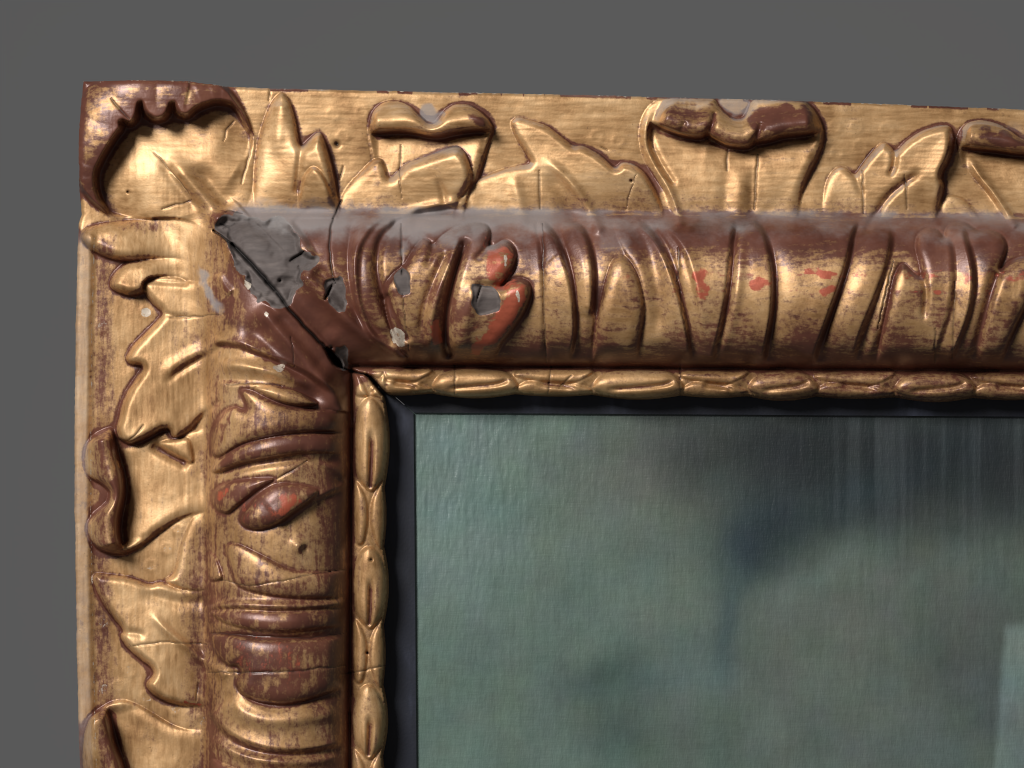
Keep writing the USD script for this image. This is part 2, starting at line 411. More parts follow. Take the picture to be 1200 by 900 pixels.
def lip(inner, height, back, drop=9, floor=0, e=4.0, flip=False, brown=.0):
    """A rolled-over leaf tip: rises slowly from the outside, then falls steeply past the line 'inner' into a hollow."""
    s, d, sd, t = path_field(inner, back * 2.6)
    if flip:
        sd = -sd
    pol = shapely.contains_xy(Polygon(chaikin(LAST[0], True)).buffer(0), U[s], V[s])
    dd, _ = cKDTree(dense(chaikin(LAST[0], True), True)).query(np.stack([U[s], V[s]], -1), workers=-1)
    k = ends(t, .08, .08) * np.exp(-np.clip(d - np.abs(sd), 0, None) / 5) * pol * (1 - (1 - np.clip(dd / 8, 0, 1)) ** 2) ** .5
    x = smooth(sd, -e, e * 2)
    up = height * np.where(sd < -10, np.exp(-(np.clip(-sd - 10, 0, None) / (back * .8)) ** 2), np.sqrt(np.clip(1 - ((sd + 10) / 14.5) ** 2, 0, 1)))
    dn = -drop * np.exp(-np.clip(sd - e, 0, None) / 20)
    x = smooth(sd, -1, 7)
    H[s] += k * (up * (1 - x) + dn * x)
    if brown:
        WEAR_SHADE[s][..., 1] = np.maximum(WEAR_SHADE[s][..., 1], brown * k * (1 - smooth(sd, -1, 4)) * np.exp(-np.clip(-sd, 0, None) / (back * .9)))

# ---- brown bole showing on the round moulding and in the corner
x2 = qt * TOP + ql * (~TOP)
rt = np.clip((Q - 1), 0, 1)
on_round = (Q > 1) & (Q < 2)
browntop = .46 + .60 * (noise_uv(.02, .02, 73, 4) - .5) + .42 * (1 - smooth(rt, .08, .42)) + .34 * smooth(rt, .80, .98)
brownleft = .43 + .70 * (noise_uv(.02, .02, 72, 4) - .5) + .10 * (1 - smooth(rt, .02, .16)) + .20 * smooth(rt, .70, .92)
WEAR_SHADE[..., 1] = np.where(on_round, np.where(TOP, browntop * .95, brownleft), 0)
flatwear = .17 + .24 * smooth(Q, .70, 1.0) + .85 * (noise_uv(.022, .022, 71, 4) - .5)
WEAR_SHADE[..., 1] = np.where(Q < 1, flatwear, WEAR_SHADE[..., 1])
WEAR_SHADE[..., 1] = np.where(Q >= 2, .32 + .18 * smooth(U, 700, 1000) * TOP, WEAR_SHADE[..., 1])
WEAR_SHADE[..., 1] = np.maximum(WEAR_SHADE[..., 1], np.where((~TOP) & (Q < 1), fil * .55 * smooth(fr_l, 17, 22) * (1 - smooth(fr_l, 34, 62)), 0))
WEAR_SHADE[..., 1] = gaussian_filter(WEAR_SHADE[..., 1], 5)
stain([(250, 262), (300, 255), (420, 262), (450, 330), (470, 425), (420, 440), (395, 470), (330, 430), (260, 405), (248, 330)], 1, .62, 22)

stain([(290, 330), (350, 325), (400, 350), (484, 426), (430, 442), (404, 510), (370, 480), (320, 420), (262, 330)], 1, .76, 14)
# ================= corner leaf
CORNER = [(90, 86), (150, 84), (225, 86), (264, 96), (287, 128), (299, 160), (300, 200), (290, 240), (275, 268), (250, 285), (226, 272), (180, 260), (130, 255), (108, 241), (88, 216), (82, 160), (84, 88)]
lobe(CORNER, 1, 8, 'corner_leaf', 'large corner leaf with brown rolled-over scalloped edge', cut=1.5)
# the hollow and its curled rim
rim = [(128, 254), (113, 228), (111, 203), (121, 182), (136, 158), (143, 150), (141, 141), (153, 146), (160, 139), (164, 117), (170, 133), (182, 141), (195, 137), (202, 118), (208, 133), (219, 137), (232, 125), (255, 118), (276, 123), (293, 152)]
s, m, d = inside(CORNER, 8)
s2, dd, sd, t = path_field(rim, 190, 1)
j0, i0 = s[0].start - s2[0].start, s[1].start - s2[1].start
assert j0 >= 0 and i0 >= 0
cutout = (slice(j0, j0 + m.shape[0]), slice(i0, i0 + m.shape[1]))
sd, t = -sd[cutout], t[cutout]
m, d = m[:sd.shape[0], :sd.shape[1]], d[:sd.shape[0], :sd.shape[1]]
s = (slice(s[0].start, s[0].start + m.shape[0]), slice(s[1].start, s[1].start + m.shape[1]))
hi = .40 + .60 * smooth(t, .0, .3) * smooth(1 - t, .0, .3)
roll = 8 + (31 * hi) * np.sqrt(np.clip(1 - (np.clip(-sd - 5, 0, None) / 50) ** 2, 0, 1))
sdg = gaussian_filter(sd, 11)
floor_ = -4 + 17 * smooth(sdg, 4, 62)
x = smooth(sd, -3.5, 5)
k = m * smooth(d, 0, 5 + 34 * smooth(U[s] + V[s], 452, 496)) * (1 - smooth(Q[s], .93, 1.03))
H[s] = H[s] * (1 - k) + k * (roll * (1 - x) + floor_ * x)
WEAR_SHADE[s][..., 1] = np.maximum(WEAR_SHADE[s][..., 1], m * (.22 * (1 - smooth(np.abs(sd + 4), 3, 15)) + .62 * (sd < 0) * (.35 + RAG[s]) + .40 * np.exp(-((sd - 8) / 12) ** 2) * (sd > 0)))  # brown on the rolled rim, plus painted shade just inside the hollow
stroke([(98, 96), (94, 150), (95, 215)], 9, 1, .85, a=0, b=.1)
stroke([(98, 97), (150, 97), (220, 99), (262, 106)], 9, 1, .72, a=0, b=0)
stain([(228, 104), (262, 104), (284, 126), (292, 146), (280, 130), (256, 120), (232, 122)], 1, .8, 5)
ridge([(196, 184), (222, 212), (246, 240), (262, 262)], 11, 9, .3, .1)
groove([(186, 180), (205, 212), (236, 250)], 7, 4, .3, .2)
groove([(228, 190), (250, 222), (275, 245)], 10, 4, .3, .2)

# ================= carvings on the flat of the top arm
lobe([(300, 268), (297, 205), (302, 167), (311, 136), (321, 116), (330, 108), (339, 116), (346, 138), (351, 168), (355, 172), (365, 161), (375, 154), (382, 168), (391, 200), (402, 268)], 16, 9, 'leaf', 'pointed leaf tip beside the corner', rim_brown=.45)
groove([(353, 172), (350, 200), (347, 230)], 4, 4)
ridge([(329, 118), (327, 150), (324, 190)], 8, 4, .1, .4)
lobe([(350, 268), (350, 226), (355, 206), (366, 194), (376, 200), (388, 224), (400, 268)], 9, 8, None, over=False, cut=3)
# heart-shaped curl
lobe([(452, 268), (440, 200), (434, 172), (431, 150), (437, 130), (450, 119), (466, 118), (481, 124), (493, 137), (503, 146), (512, 143), (520, 131), (532, 122), (548, 122), (563, 130), (575, 142), (579, 152), (572, 172), (566, 192), (556, 225), (548, 268)], 7, 8, 'curled_leaf', 'heart-shaped curled leaf, the first beside the corner', rim_brown=.2, cut=3)
lip([(431, 153), (448, 152), (480, 151), (510, 158), (531, 153), (560, 149), (579, 151)], 24, 22, drop=12, flip=True, brown=.45)
stain([(432, 150), (447, 146), (478, 150), (510, 156), (560, 146), (577, 150), (575, 160), (512, 168), (470, 163), (436, 160)], 1, .45, 6)  # band below the lip: its shade, painted in brown
stain([(540, 126), (565, 132), (577, 150), (560, 150), (545, 140)], 1, .75, 7)
stain([(492, 137), (503, 146), (512, 143), (520, 131), (514, 130), (506, 124), (490, 126)], 0, 1.0, 4)
lobe([(394, 268), (400, 230), (410, 215), (424, 201), (437, 187), (447, 186), (452, 196), (455, 210), (461, 207), (475, 192), (495, 185), (520, 176), (536, 171), (547, 180), (553, 196), (555, 212), (547, 226), (538, 234), (530, 268)], 15, 8, 'leaf', 'three-pointed leaf in front of the heart-shaped curl', rim_brown=.35, cut=3.5)
groove([(512, 208), (519, 222), (521, 240)], 4, 3.5, .3, .1)
groove([(500, 243), (480, 268), (455, 262)], 7, 4)
# long sweeping leaf
lobe([(540, 268), (548, 228), (556, 212), (575, 204), (600, 195), (624, 193), (615, 177), (604, 160), (598, 143), (606, 137), (621, 141), (641, 147), (658, 160), (672, 172), (682, 170), (701, 180), (713, 190), (722, 198), (728, 190), (742, 192), (756, 202), (768, 222), (784, 268)], 13, 6, 'leaf', 'long pointed leaf sweeping up to the left', rim_brown=.3, cut=3)
ridge([(632, 182), (657, 202), (682, 230), (702, 268)], 6, 6, .3, .0)
groove([(640, 198), (660, 222), (672, 268)], 11, 4.5, .3, .1)
ridge([(598, 200), (606, 222), (614, 268)], 7, 3, .3, .1)
# large curl
lobe([(798, 268), (790, 238), (778, 222), (764, 202), (752, 182), (749, 157), (752, 138), (760, 124), (778, 112), (835, 110), (842, 124), (848, 131), (860, 140), (872, 139), (877, 127), (884, 110), (940, 115), (956, 129), (965, 147), (966, 164), (960, 183), (948, 206), (938, 229), (934, 268)], 8, 8, 'curled_leaf', 'wide curled leaf with a double rolled lip', rim_brown=.25, cut=3.5)
ridge([(766, 128), (757, 145), (757, 172), (768, 196), (784, 220), (800, 268)], 4.5, 6, .15, .05)
groove([(764, 140), (763, 170), (775, 194), (792, 220)], 4, 4, .15, .1)
lip([(763, 140), (780, 149), (800, 156), (820, 159), (829, 155), (838, 160), (853, 168), (875, 171), (886, 164), (902, 162), (916, 157), (940, 155), (963, 151)], 27, 24, drop=13, flip=True, brown=.66)
groove([(838, 128), (836, 144), (829, 158)], 3.5, 7, .2, .0, brown=.8)
groove([(893, 142), (889, 156), (884, 166)], 3.5, 6, .2, .0, brown=.8)
groove([(803, 141), (800, 149), (797, 155)], 3, 3, .2, .1)
stain([(776, 116), (830, 118), (850, 140), (838, 158), (800, 152), (770, 138)], 1, .55, 7)
stain([(880, 118), (940, 120), (960, 140), (955, 154), (900, 160), (876, 160)], 1, .7, 7)
stain([(905, 146), (945, 138), (952, 150), (910, 156)], 2, .38, 5)
stain([(840, 112), (878, 112), (876, 134), (860, 140), (848, 130)], 0, .75, 4)
ridge([(866, 188), (867, 220), (866, 268)], 9, 2.6, .5, .4)
groove([(852, 184), (850, 220), (848, 268)], 7, 1.5, .5, .4)
groove([(882, 190), (880, 222), (880, 268)], 5, 2.6, .5, .4)
# three-lobed leaf
lobe([(964, 268), (965, 228), (971, 206), (982, 195), (992, 197), (1002, 206), (1012, 191), (1024, 176), (1035, 166), (1044, 172), (1050, 178), (1062, 165), (1080, 153), (1100, 147), (1114, 147), (1118, 162), (1114, 186), (1103, 205), (1107, 220), (1102, 238), (1094, 268)], 14, 6, 'leaf', 'three-lobed leaf with a dark midrib', rim_brown=.4, cut=3.5)
groove([(1083, 199), (1062, 212), (1040, 230), (1016, 268)], 4.5, 5, .2, .0, brown=.6)
groove([(1049, 181), (1048, 195), (1041, 209)], 3.5, 5, .0, .3, brown=.4)
groove([(1003, 207), (1006, 218), (1012, 232)], 4, 2.5, .0, .4)
lobe([(1102, 268), (1106, 234), (1113, 227), (1133, 234), (1156, 268), (1162, 268)], 7, 6, 'leaf', 'small low leaf between two larger carvings', rim_brown=.2)
# curl cut by the right edge of the photograph
lobe([(1187, 268), (1160, 228), (1137, 203), (1124, 184), (1121, 164), (1125, 151), (1135, 143), (1150, 140), (1170, 145), (1186, 154), (1196, 162), (1212, 168), (1232, 160), (1246, 148), (1268, 146), (1284, 160), (1282, 188), (1266, 216), (1252, 268)], 9, 8, 'curled_leaf', 'curled leaf at the right edge of the photograph', rim_brown=.35, cut=3.5)
ridge([(1132, 178), (1146, 204), (1166, 228), (1192, 268)], 4.5, 6, .2, .05)
lip([(1124, 168), (1140, 171), (1162, 173), (1198, 178), (1240, 178), (1282, 172)], 26, 24, drop=13, flip=True, brown=.62)
stain([(1150, 146), (1172, 150), (1186, 158), (1210, 170), (1215, 178), (1150, 170)], 1, .75, 8)
stain([(1165, 150), (1200, 160), (1210, 166), (1200, 150), (1180, 140)], 0, .4, 9)

# ================= carvings on the flat of the left arm
lobe([(94, 280), (97, 270), (106, 265), (125, 261), (165, 257), (210, 254), (262, 275), (232, 305), (190, 303), (152, 307), (127, 303), (106, 293)], 14, 10, 'leaf', 'blunt finger-like leaf tip below the corner leaf', rim_brown=.45, cut=3, fade=(130, 225))
groove([(126, 258), (165, 266), (215, 266)], 13, 4, .25, .3, brown=.45)
lobe([(128, 335), (132, 322), (143, 311), (155, 305), (215, 300), (236, 320), (225, 332), (185, 330), (169, 344), (152, 347), (136, 342)], 13, 8, 'leaf', 'small pointed leaf tip with a bright end', rim_brown=.4, cut=3, fade=(165, 222))
lobe([(262, 330), (262, 480), (236, 490), (223, 505), (207, 517), (202, 515), (197, 501), (170, 517), (152, 523), (140, 518), (135, 503), (139, 490), (142, 475), (149, 458), (160, 442), (169, 429), (152, 427), (147, 420), (155, 405), (171, 389), (187, 373), (191, 366), (180, 357), (170, 345), (166, 335), (172, 326), (188, 323), (208, 325), (221, 331)], 14, 7, 'leaf', 'broad jagged leaf on the left arm', rim_brown=.35, cut=3.5)
groove([(190, 452), (214, 432), (262, 406)], 4, 3.5, .3, .0)
ridge([(184, 446), (208, 424), (262, 400)], 8, 4, .3, .1)
groove([(172, 329), (195, 331), (222, 332)], 3.5, 3, .1, .1, brown=.3)
groove([(193, 367), (206, 371), (228, 370)], 3, 2, .1, .5)
groove([(262, 465), (234, 492), (226, 506)], 4, 4, .2, .1)
lobe([(228, 602), (214, 630), (208, 655), (205, 672), (190, 682), (215, 694), (262, 700), (262, 598)], 10, 7, 'leaf', 'plain smooth leaf between two curls', rim_brown=.2, cut=3)
# side curl
lobe([(262, 598), (227, 601), (207, 610), (185, 625), (165, 641), (147, 650), (130, 650), (112, 642), (103, 627), (103, 612), (111, 601), (126, 590), (130, 577), (120, 567), (106, 561), (100, 551), (99, 535), (103, 517), (116, 506), (132, 500), (137, 512), (152, 521), (170, 514), (197, 500), (203, 515), (224, 505), (262, 500)], 8, 8, 'curled_leaf', 'curled leaf with a brown scalloped lip on the left arm', rim_brown=.3, cut=3.5, over=True)
lip([(128, 503), (131, 520), (134, 536), (141, 557), (143, 580), (137, 605), (136, 626), (141, 646)], 32, 24, drop=15, brown=.66, flip=False)
stain([(126, 502), (133, 520), (143, 545), (150, 580), (144, 625), (140, 645), (128, 640), (130, 600), (134, 575), (128, 540)], 1, .8, 5)
stain([(104, 520), (118, 508), (128, 520), (126, 560), (106, 556)], 1, .55, 6)
groove([(176, 520), (196, 533), (224, 546)], 6, 6, .15, .2, brown=.45)
lobe([(182, 520), (200, 515), (222, 512), (226, 528), (228, 545), (206, 536)], 5, 6, None, over=False, cut=1)
# lower leaf
lobe([(262, 690), (215, 692), (188, 681), (175, 686), (155, 677), (130, 674), (106, 671), (116, 700), (130, 721), (145, 738), (140, 745), (147, 757), (162, 771), (177, 782), (180, 790), (170, 801), (177, 813), (195, 823), (220, 828), (262, 826)], 14, 6, 'leaf', 'leaf with a wavy edge above the bottom curl', rim_brown=.35, cut=3.5)
ridge([(172, 714), (195, 739), (215, 755), (236, 773), (262, 790)], 5, 6, .3, .0)
groove([(160, 690), (185, 700), (215, 706), (262, 702)], 8, 4, .2, .1)
groove([(141, 742), (158, 741), (172, 746)], 4, 3, .1, .3)
# bottom curl
lobe([(262, 960), (262, 852), (225, 857), (203, 851), (182, 838), (162, 826), (145, 820), (130, 822), (115, 832), (104, 842), (97, 862), (95, 888), (98, 908), (110, 918), (119, 928), (107, 940), (100, 962), (112, 985), (150, 990)], 9, 9, 'curled_leaf', 'curled leaf at the bottom edge of the photograph', rim_brown=.35, cut=3.5)
lip([(121, 828), (125, 845), (131, 872), (141, 897), (146, 922), (140, 950), (142, 985)], 32, 26, drop=15, brown=.66)
stain([(122, 830), (130, 850), (142, 880), (156, 910), (154, 960), (140, 985), (136, 930), (128, 880), (118, 850)], 1, .85, 5)

# punched rings on the ground of the flat
for k, (cu, cv, r) in enumerate([(979, 149, 7), (1004, 149, 7), (1040, 152, 8), (981, 180, 7), (1009, 172, 8), (402, 160, 7), (391, 134, 7), (424, 131, 7), (171, 366, 7), (138, 804, 7), (172, 817, 7), (205, 831, 7), (236, 845, 7), (153, 785, 8), (196, 643, 7), (177, 663, 7), (121, 730, 7), (207, 620, 6), (119, 382, 8), (122, 808, 8), (700, 160, 7), (725, 165, 7)]):
    s = box_of([(cu, cv)], 14)
    d = np.hypot(U[s] - cu, V[s] - cv)
    H[s] += np.where(H[s] < B[s] + 4, (.28 * np.exp(-((d - r) / 2.2) ** 2) + .22 * (1 - smooth(d, r - 2, r + 1))), 0)
    if cu < 300:
        LOSS[s][..., 2] = np.maximum(LOSS[s][..., 2], (.62 if k == 8 else .42) * (1 - smooth(d, r - 2, r + 1)))

# ================= round moulding, top arm
BT = B.copy()
# broad folds next to the mitre
groove([(325, 322), (360, 358), (396, 398)], 13, 6, .15, .2)
ridge([(352, 316), (385, 350), (420, 386), (480, 424)], 9, 10, .08, .05)
groove([(366, 312), (396, 346), (426, 378), (466, 408)], 8, 7, .1, .1, brown=.6)
fold([(340, 258), (355, 275), (366, 292), (374, 308)], 6, 12, 6, 10, a=.1, b=.2)
fold([(424, 256), (414, 275), (409, 300), (411, 325), (417, 360), (425, 384), (442, 402), (468, 418)], 2, 8, 13, 7, a=.12, b=.12, flip=True, brown=.8)
fold([(470, 250), (440, 262), (421, 292), (419, 330), (424, 362), (440, 395), (462, 414)], 8, 9, 3, 10, a=.2, b=.15)
groove([(545, 240), (510, 247), (475, 254), (446, 276), (440, 310), (445, 340), (456, 372), (474, 402)], 5, 9, .1, .15, brown=.6)
ridge([(552, 238), (520, 240), (488, 247), (455, 264)], 6, 7, .15, .3)
lobe([(474, 419), (462, 395), (452, 362), (450, 335), (462, 320), (474, 312), (484, 294), (494, 281), (502, 281), (508, 289), (518, 277), (535, 266), (555, 261), (571, 263), (576, 272), (571, 288), (579, 289), (591, 281), (600, 286), (606, 297), (603, 313), (593, 327), (587, 335), (597, 329), (611, 326), (622, 332), (623, 346), (616, 366), (601, 388), (586, 406), (573, 440), (520, 440)], 15, 12, 'acanthus_leaf', 'chipped three-lobed leaf with worn red patches', over=True, rim_brown=.85, cut=6, brown=.5)
groove([(548, 276), (542, 292), (531, 327), (523, 365), (522, 402), (528, 422)], 5.5, 14, .1, .05, brown=.9)
ridge([(540, 280), (527, 308), (512, 345), (504, 375), (505, 410)], 6, 7, .1, .1)
groove([(526, 292), (510, 325), (497, 358), (492, 400)], 5, 5, .1, .2, brown=.4)
groove([(508, 289), (505, 300), (498, 315)], 4, 4, .0, .4)
groove([(572, 287), (566, 296), (556, 305)], 4, 5, .0, .3, brown=.5)
groove([(452, 342), (458, 362), (468, 382), (480, 402)], 5, 8, .1, .1, brown=.8)
ridge([(560, 330), (550, 360), (542, 390), (540, 415)], 10, 6, .2, .1)
groove([(588, 335), (572, 336), (555, 332)], 5, 7, .0, .3, brown=.6)
# folds B, C
fold([(626, 254), (634, 285), (637, 320), (638, 360), (637, 424)], 3, 8, 2, 8, a=.1, b=.1)
fold([(634, 258), (652, 275), (662, 300), (671, 330), (675, 365), (676, 395), (668, 424)], 9, 11, 8, 13, a=.1, b=.1, brown=.75)
fold([(660, 258), (682, 264), (692, 284), (697, 315), (697, 345), (694, 375)], 9, 14, 9, 10, a=.12, b=.12, brown=.75)
# spire D
lobe([(693, 440), (699, 378), (708, 338), (716, 308), (727, 298), (738, 306), (747, 322), (753, 342), (756, 366), (751, 396), (745, 440)], 11, 12, 'acanthus_leaf', 'single pointed leaf on the round moulding', cut=4, rim_brown=.5)
# fold E and valley
fold([(744, 256), (764, 270), (780, 295), (792, 327), (801, 360), (808, 390), (812, 424)], 10, 8, 9, 9, a=.1, b=.1, brown=.5)
ridge([(738, 262), (756, 285), (766, 315), (772, 345), (770, 400)], 12, -7, .15, .2)
fold([(770, 258), (800, 290), (812, 330), (817, 362), (822, 395)], 6, 12, 0, 8, a=.2, b=.2, flip=True)
# groove before H, lobe H
fold([(862, 256), (858, 290), (855, 330), (849, 370), (842, 400), (836, 426)], 8, 22, 7, 7, a=.1, b=.05, brown=.4)
ridge([(868, 262), (866, 300), (864, 335), (857, 377), (848, 405), (838, 426)], 7, 4, .15, .1)
fold([(880, 256), (896, 270), (903, 292), (908, 322), (907, 362), (901, 400), (896, 426)], 11, 20, 10, 9, a=.06, b=.06, brown=.85)
# I, J
fold([(1006, 256), (1001, 275), (996, 302), (987, 332), (973, 370), (960, 408), (955, 426)], 10, 26, 10, 8, a=.08, b=.06, brown=.85)
fold([(1046, 262), (1046, 290), (1037, 322), (1024, 357), (1010, 390), (1002, 426)], 7, 22, 6, 6, a=.15, b=.1, brown=.6)
ridge([(1049, 296), (1041, 328), (1033, 362), (1024, 395), (1014, 424)], 6, 4, .15, .1)
crack([(1047, 306), (1041, 330), (1034, 362), (1029, 385)], .7, 2.5, .9, 1, 33)
# K L M
lobe([(1024, 440), (1034, 390), (1042, 356), (1047, 325), (1057, 308), (1064, 314), (1072, 322), (1081, 326), (1078, 308), (1073, 290), (1075, 275), (1087, 267), (1100, 270), (1107, 280), (1108, 268), (1117, 260), (1131, 260), (1146, 272), (1160, 269), (1175, 276), (1181, 288), (1177, 302), (1170, 318), (1188, 304), (1206, 300), (1216, 316), (1210, 345), (1190, 385), (1168, 440)], 13, 11, 'acanthus_leaf', 'brown many-lobed leaf near the right edge of the photograph', cut=6, rim_brown=.7, brown=.45)
fold([(1108, 272), (1117, 290), (1119, 330), (1114, 365), (1104, 395), (1092, 426)], 2, 9, 7, 7, a=.1, b=.1, brown=.6)
fold([(1128, 264), (1136, 288), (1142, 312), (1143, 336), (1138, 366), (1124, 405), (1112, 426)], 9, 9, 9, 9, a=.08, b=.1, brown=.8)
groove([(1082, 326), (1086, 345), (1082, 380)], 4, 5, .0, .3, brown=.4)
groove([(1170, 317), (1160, 345), (1150, 385), (1140, 424)], 6, 8, .05, .1, brown=.7)
fold([(1236, 258), (1242, 300), (1236, 350), (1224, 426)], 10, 18, 9, 9, brown=.7)
fold([(1290, 258), (1296, 300), (1288, 350), (1272, 426)], 10, 18, 9, 9, brown=.7)
for nm, lb, pg in [('gadroon', 'brown folded band in front of the shell leaf', [(412, 254), (470, 250), (446, 285), (446, 335), (458, 385), (474, 420), (440, 404), (415, 360), (408, 300)]),
                   ('gadroon', None, [(626, 254), (637, 300), (638, 426), (670, 426), (677, 380), (668, 310), (650, 268)]),
                   ('gadroon', None, [(652, 256), (672, 310), (678, 380), (672, 426), (692, 426), (697, 370), (698, 315), (690, 276), (676, 256)]),
                   ('gadroon', None, [(744, 256), (780, 295), (801, 360), (812, 426), (746, 426), (757, 366), (748, 320), (728, 290), (716, 256)]),
                   ('gadroon', None, [(760, 256), (790, 296), (803, 360), (813, 426), (836, 426), (852, 370), (860, 300), (862, 256)]),
                   ('gadroon', 'narrow convex fold with a sharp dark right edge and a red smear', [(864, 256), (856, 345), (837, 426), (896, 426), (908, 362), (907, 315), (896, 268), (884, 256)]),
                   ('gadroon', 'broad convex fold with two red smears', [(886, 256), (905, 300), (910, 350), (898, 426), (955, 426), (985, 335), (1005, 256)]),
                   ('gadroon', None, [(1007, 256), (988, 335), (957, 426), (1002, 426), (1037, 325), (1047, 256)])]:
    region(pg, nm, lb)

# red paint smears
for _v, _a in ((321, .40), (340, .34)):
    stroke([(690, _v), (800, _v + 1), (900, _v), (1000, _v + 2), (1100, _v), (1250, _v + 2)], 8, 2, _a)
stain([(255, 575), (300, 590), (355, 585), (330, 615), (270, 606)], 2, .36, 10)
stain([(262, 745), (330, 755), (380, 760), (350, 815), (280, 800)], 2, .38, 14)
stain([(560, 290), (596, 286), (604, 312), (590, 330), (618, 330), (620, 352), (590, 392), (562, 420), (545, 412), (570, 380), (592, 350), (568, 328)], 2, .55, 7)
stain([(216, 820), (238, 821), (239, 829), (219, 829)], 2, .95, 2)
for pg, am in [([(812, 318), (828, 316), (830, 324), (812, 330)], .75), ([(812, 336), (838, 330), (824, 348), (812, 348)], .6),
               ([(876, 328), (904, 322), (906, 334), (890, 342), (878, 340)], .72), ([(932, 315), (978, 315), (984, 324), (950, 326), (932, 322)], .8), ([(954, 336), (982, 334), (980, 346), (956, 346)], .62),
               ([(1054, 316), (1066, 318), (1064, 330), (1052, 330)], .7), ([(1086, 318), (1104, 318), (1104, 328), (1088, 328)], .75), ([(1090, 336), (1106, 338), (1104, 346), (1090, 346)], .7), ([(1128, 322), (1138, 326), (1136, 342), (1126, 340)], .6),
               ([(1175, 322), (1205, 320), (1205, 338), (1178, 338)], .45), ([(720, 324), (740, 320), (738, 330), (722, 332)], .5),
               ([(566, 300), (578, 288), (590, 304), (592, 322), (580, 332), (566, 320)], .62), ([(596, 345), (612, 334), (620, 344), (612, 362), (594, 384), (574, 408), (560, 420), (552, 408), (566, 390), (580, 375)], .80),
               ([(552, 384), (560, 380), (566, 398), (556, 412)], .5), ([(506, 378), (516, 372), (518, 400), (506, 404)], .7), ([(566, 276), (572, 276), (570, 290), (565, 292)], .7), ([(476, 400), (484, 398), (482, 412), (476, 410)], .65), ([(655, 318), (668, 316), (666, 328), (657, 328)], .55)]:
    stain(pg, 2, am * 1.05, 5.5)
for pg in [[(591, 298), (596, 306), (593, 314), (590, 308)], [(606, 338), (612, 352), (608, 362), (604, 350)], [(310, 366), (316, 368), (312, 376)], [(318, 426), (334, 427), (332, 436), (320, 434)], [(284, 322), (296, 333), (292, 342), (284, 334)], [(460, 380), (476, 384), (480, 405), (466, 412), (456, 398)]]:
    stain(pg, 1, 0, 2); stain(pg, 2, .60, 2, LOSS)

# ================= round moulding, left arm
fold([(330, 366), (300, 346), (280, 322), (262, 292), (252, 268)], 5, 9, 6, 12, a=.1, b=.2)
ridge([(300, 356), (330, 390), (352, 412), (374, 438), (396, 470), (410, 505)], 9, 9, .12, .05)
groove([(282, 372), (316, 406), (346, 440), (380, 482)], 13, 9, .2, .15, brown=.7)
groove([(318, 362), (350, 398), (385, 440)], 11, 6, .2, .2, brown=.6)
ridge([(272, 345), (262, 335), (255, 320)], 5, 5)
fold([(244, 404), (262, 403), (284, 407), (306, 416), (330, 425), (362, 440), (396, 466)], 9, 11, 8, 9, a=.08, b=.15, flip=True, brown=.7)
ridge([(252, 428), (276, 428), (304, 432), (340, 440), (372, 456)], 7, 8, .15, .2)
fold([(250, 446), (280, 448), (312, 448), (348, 462), (378, 474)], 5, 9, 5, 8, a=.1, b=.2, flip=False, brown=.5)
lobe([(295, 454), (318, 452), (345, 458), (366, 468), (374, 474), (356, 477), (330, 473), (308, 462)], 9, 8, 'acanthus_leaf', 'small bright tongue of a leaf', cut=3)
lobe([(247, 535), (247, 512), (252, 496), (262, 481), (274, 476), (287, 482), (289, 476), (283, 464), (281, 456), (292, 456), (312, 468), (336, 477), (366, 480), (422, 484), (422, 506), (360, 507), (320, 512), (284, 521), (262, 536)], 11, 11, 'acanthus_leaf', 'worn three-lobed leaf above a brown band', cut=4, rim_brown=.65)
stain([(284, 458), (306, 466), (324, 480), (316, 496), (292, 502), (286, 480)], 1, .5, 8)
stain([(250, 500), (268, 482), (276, 500), (262, 530), (246, 560)], 1, .6, 8)
# band S1
lobe([(246, 550), (256, 538), (282, 520), (320, 511), (360, 507), (422, 508), (422, 534), (360, 530), (320, 536), (282, 543), (252, 556)], 9, 10, 'band', 'brown raised band round the left moulding', over=True, brown=.64, cut=5)
groove([(246, 562), (270, 551), (310, 543), (358, 537), (402, 542)], 5, 5, .1, .1)
fold([(404, 566), (380, 546), (352, 538)], 5, 12, 5, 12, a=.1, b=.2)
lobe([(247, 588), (250, 575), (262, 566), (302, 560), (326, 560), (304, 572), (282, 590), (266, 604), (254, 598)], 9, 9, 'acanthus_leaf', 'worn brown leaf lobe on the left moulding', cut=4, rim_brown=.7, brown=.60)
lobe([(280, 610), (286, 597), (302, 580), (324, 566), (352, 568), (376, 574), (366, 586), (346, 600), (326, 615), (303, 622), (287, 618)], 12, 12, 'acanthus_leaf', 'leaf lobe with a worn pink and red face', cut=4, rim_brown=.7, brown=.60)
stain([(326, 578), (352, 580), (358, 588), (344, 600), (328, 606)], 2, .62, 5)
stain([(256, 576), (270, 572), (266, 584), (256, 588)], 2, .55, 4)
fold([(404, 572), (372, 586), (345, 602), (326, 617)], 6, 14, 6, 10, a=.15, b=.1)
s = box_of([(351, 641)], 26)
H[s] += 8 * np.exp(-(np.hypot(U[s] - 350, V[s] - 640) / 8) ** 2) - 4 * np.exp(-(np.hypot(U[s] - 357, V[s] - 643) / 4) ** 2)
lobe([(262, 639), (276, 636), (297, 646), (318, 657), (341, 669), (372, 671), (422, 668), (422, 700), (340, 702), (278, 690), (270, 668)], 8, 12, 'acanthus_leaf', 'leaf lobe under a small knob', cut=3.5, rim_brown=.6, over=True)
stain([(292, 648), (312, 658), (322, 668), (318, 680), (306, 684), (302, 664)], 1, .62, 7)
stain([(290, 680), (306, 684), (322, 676), (316, 690), (300, 692)], 1, .45, 5)
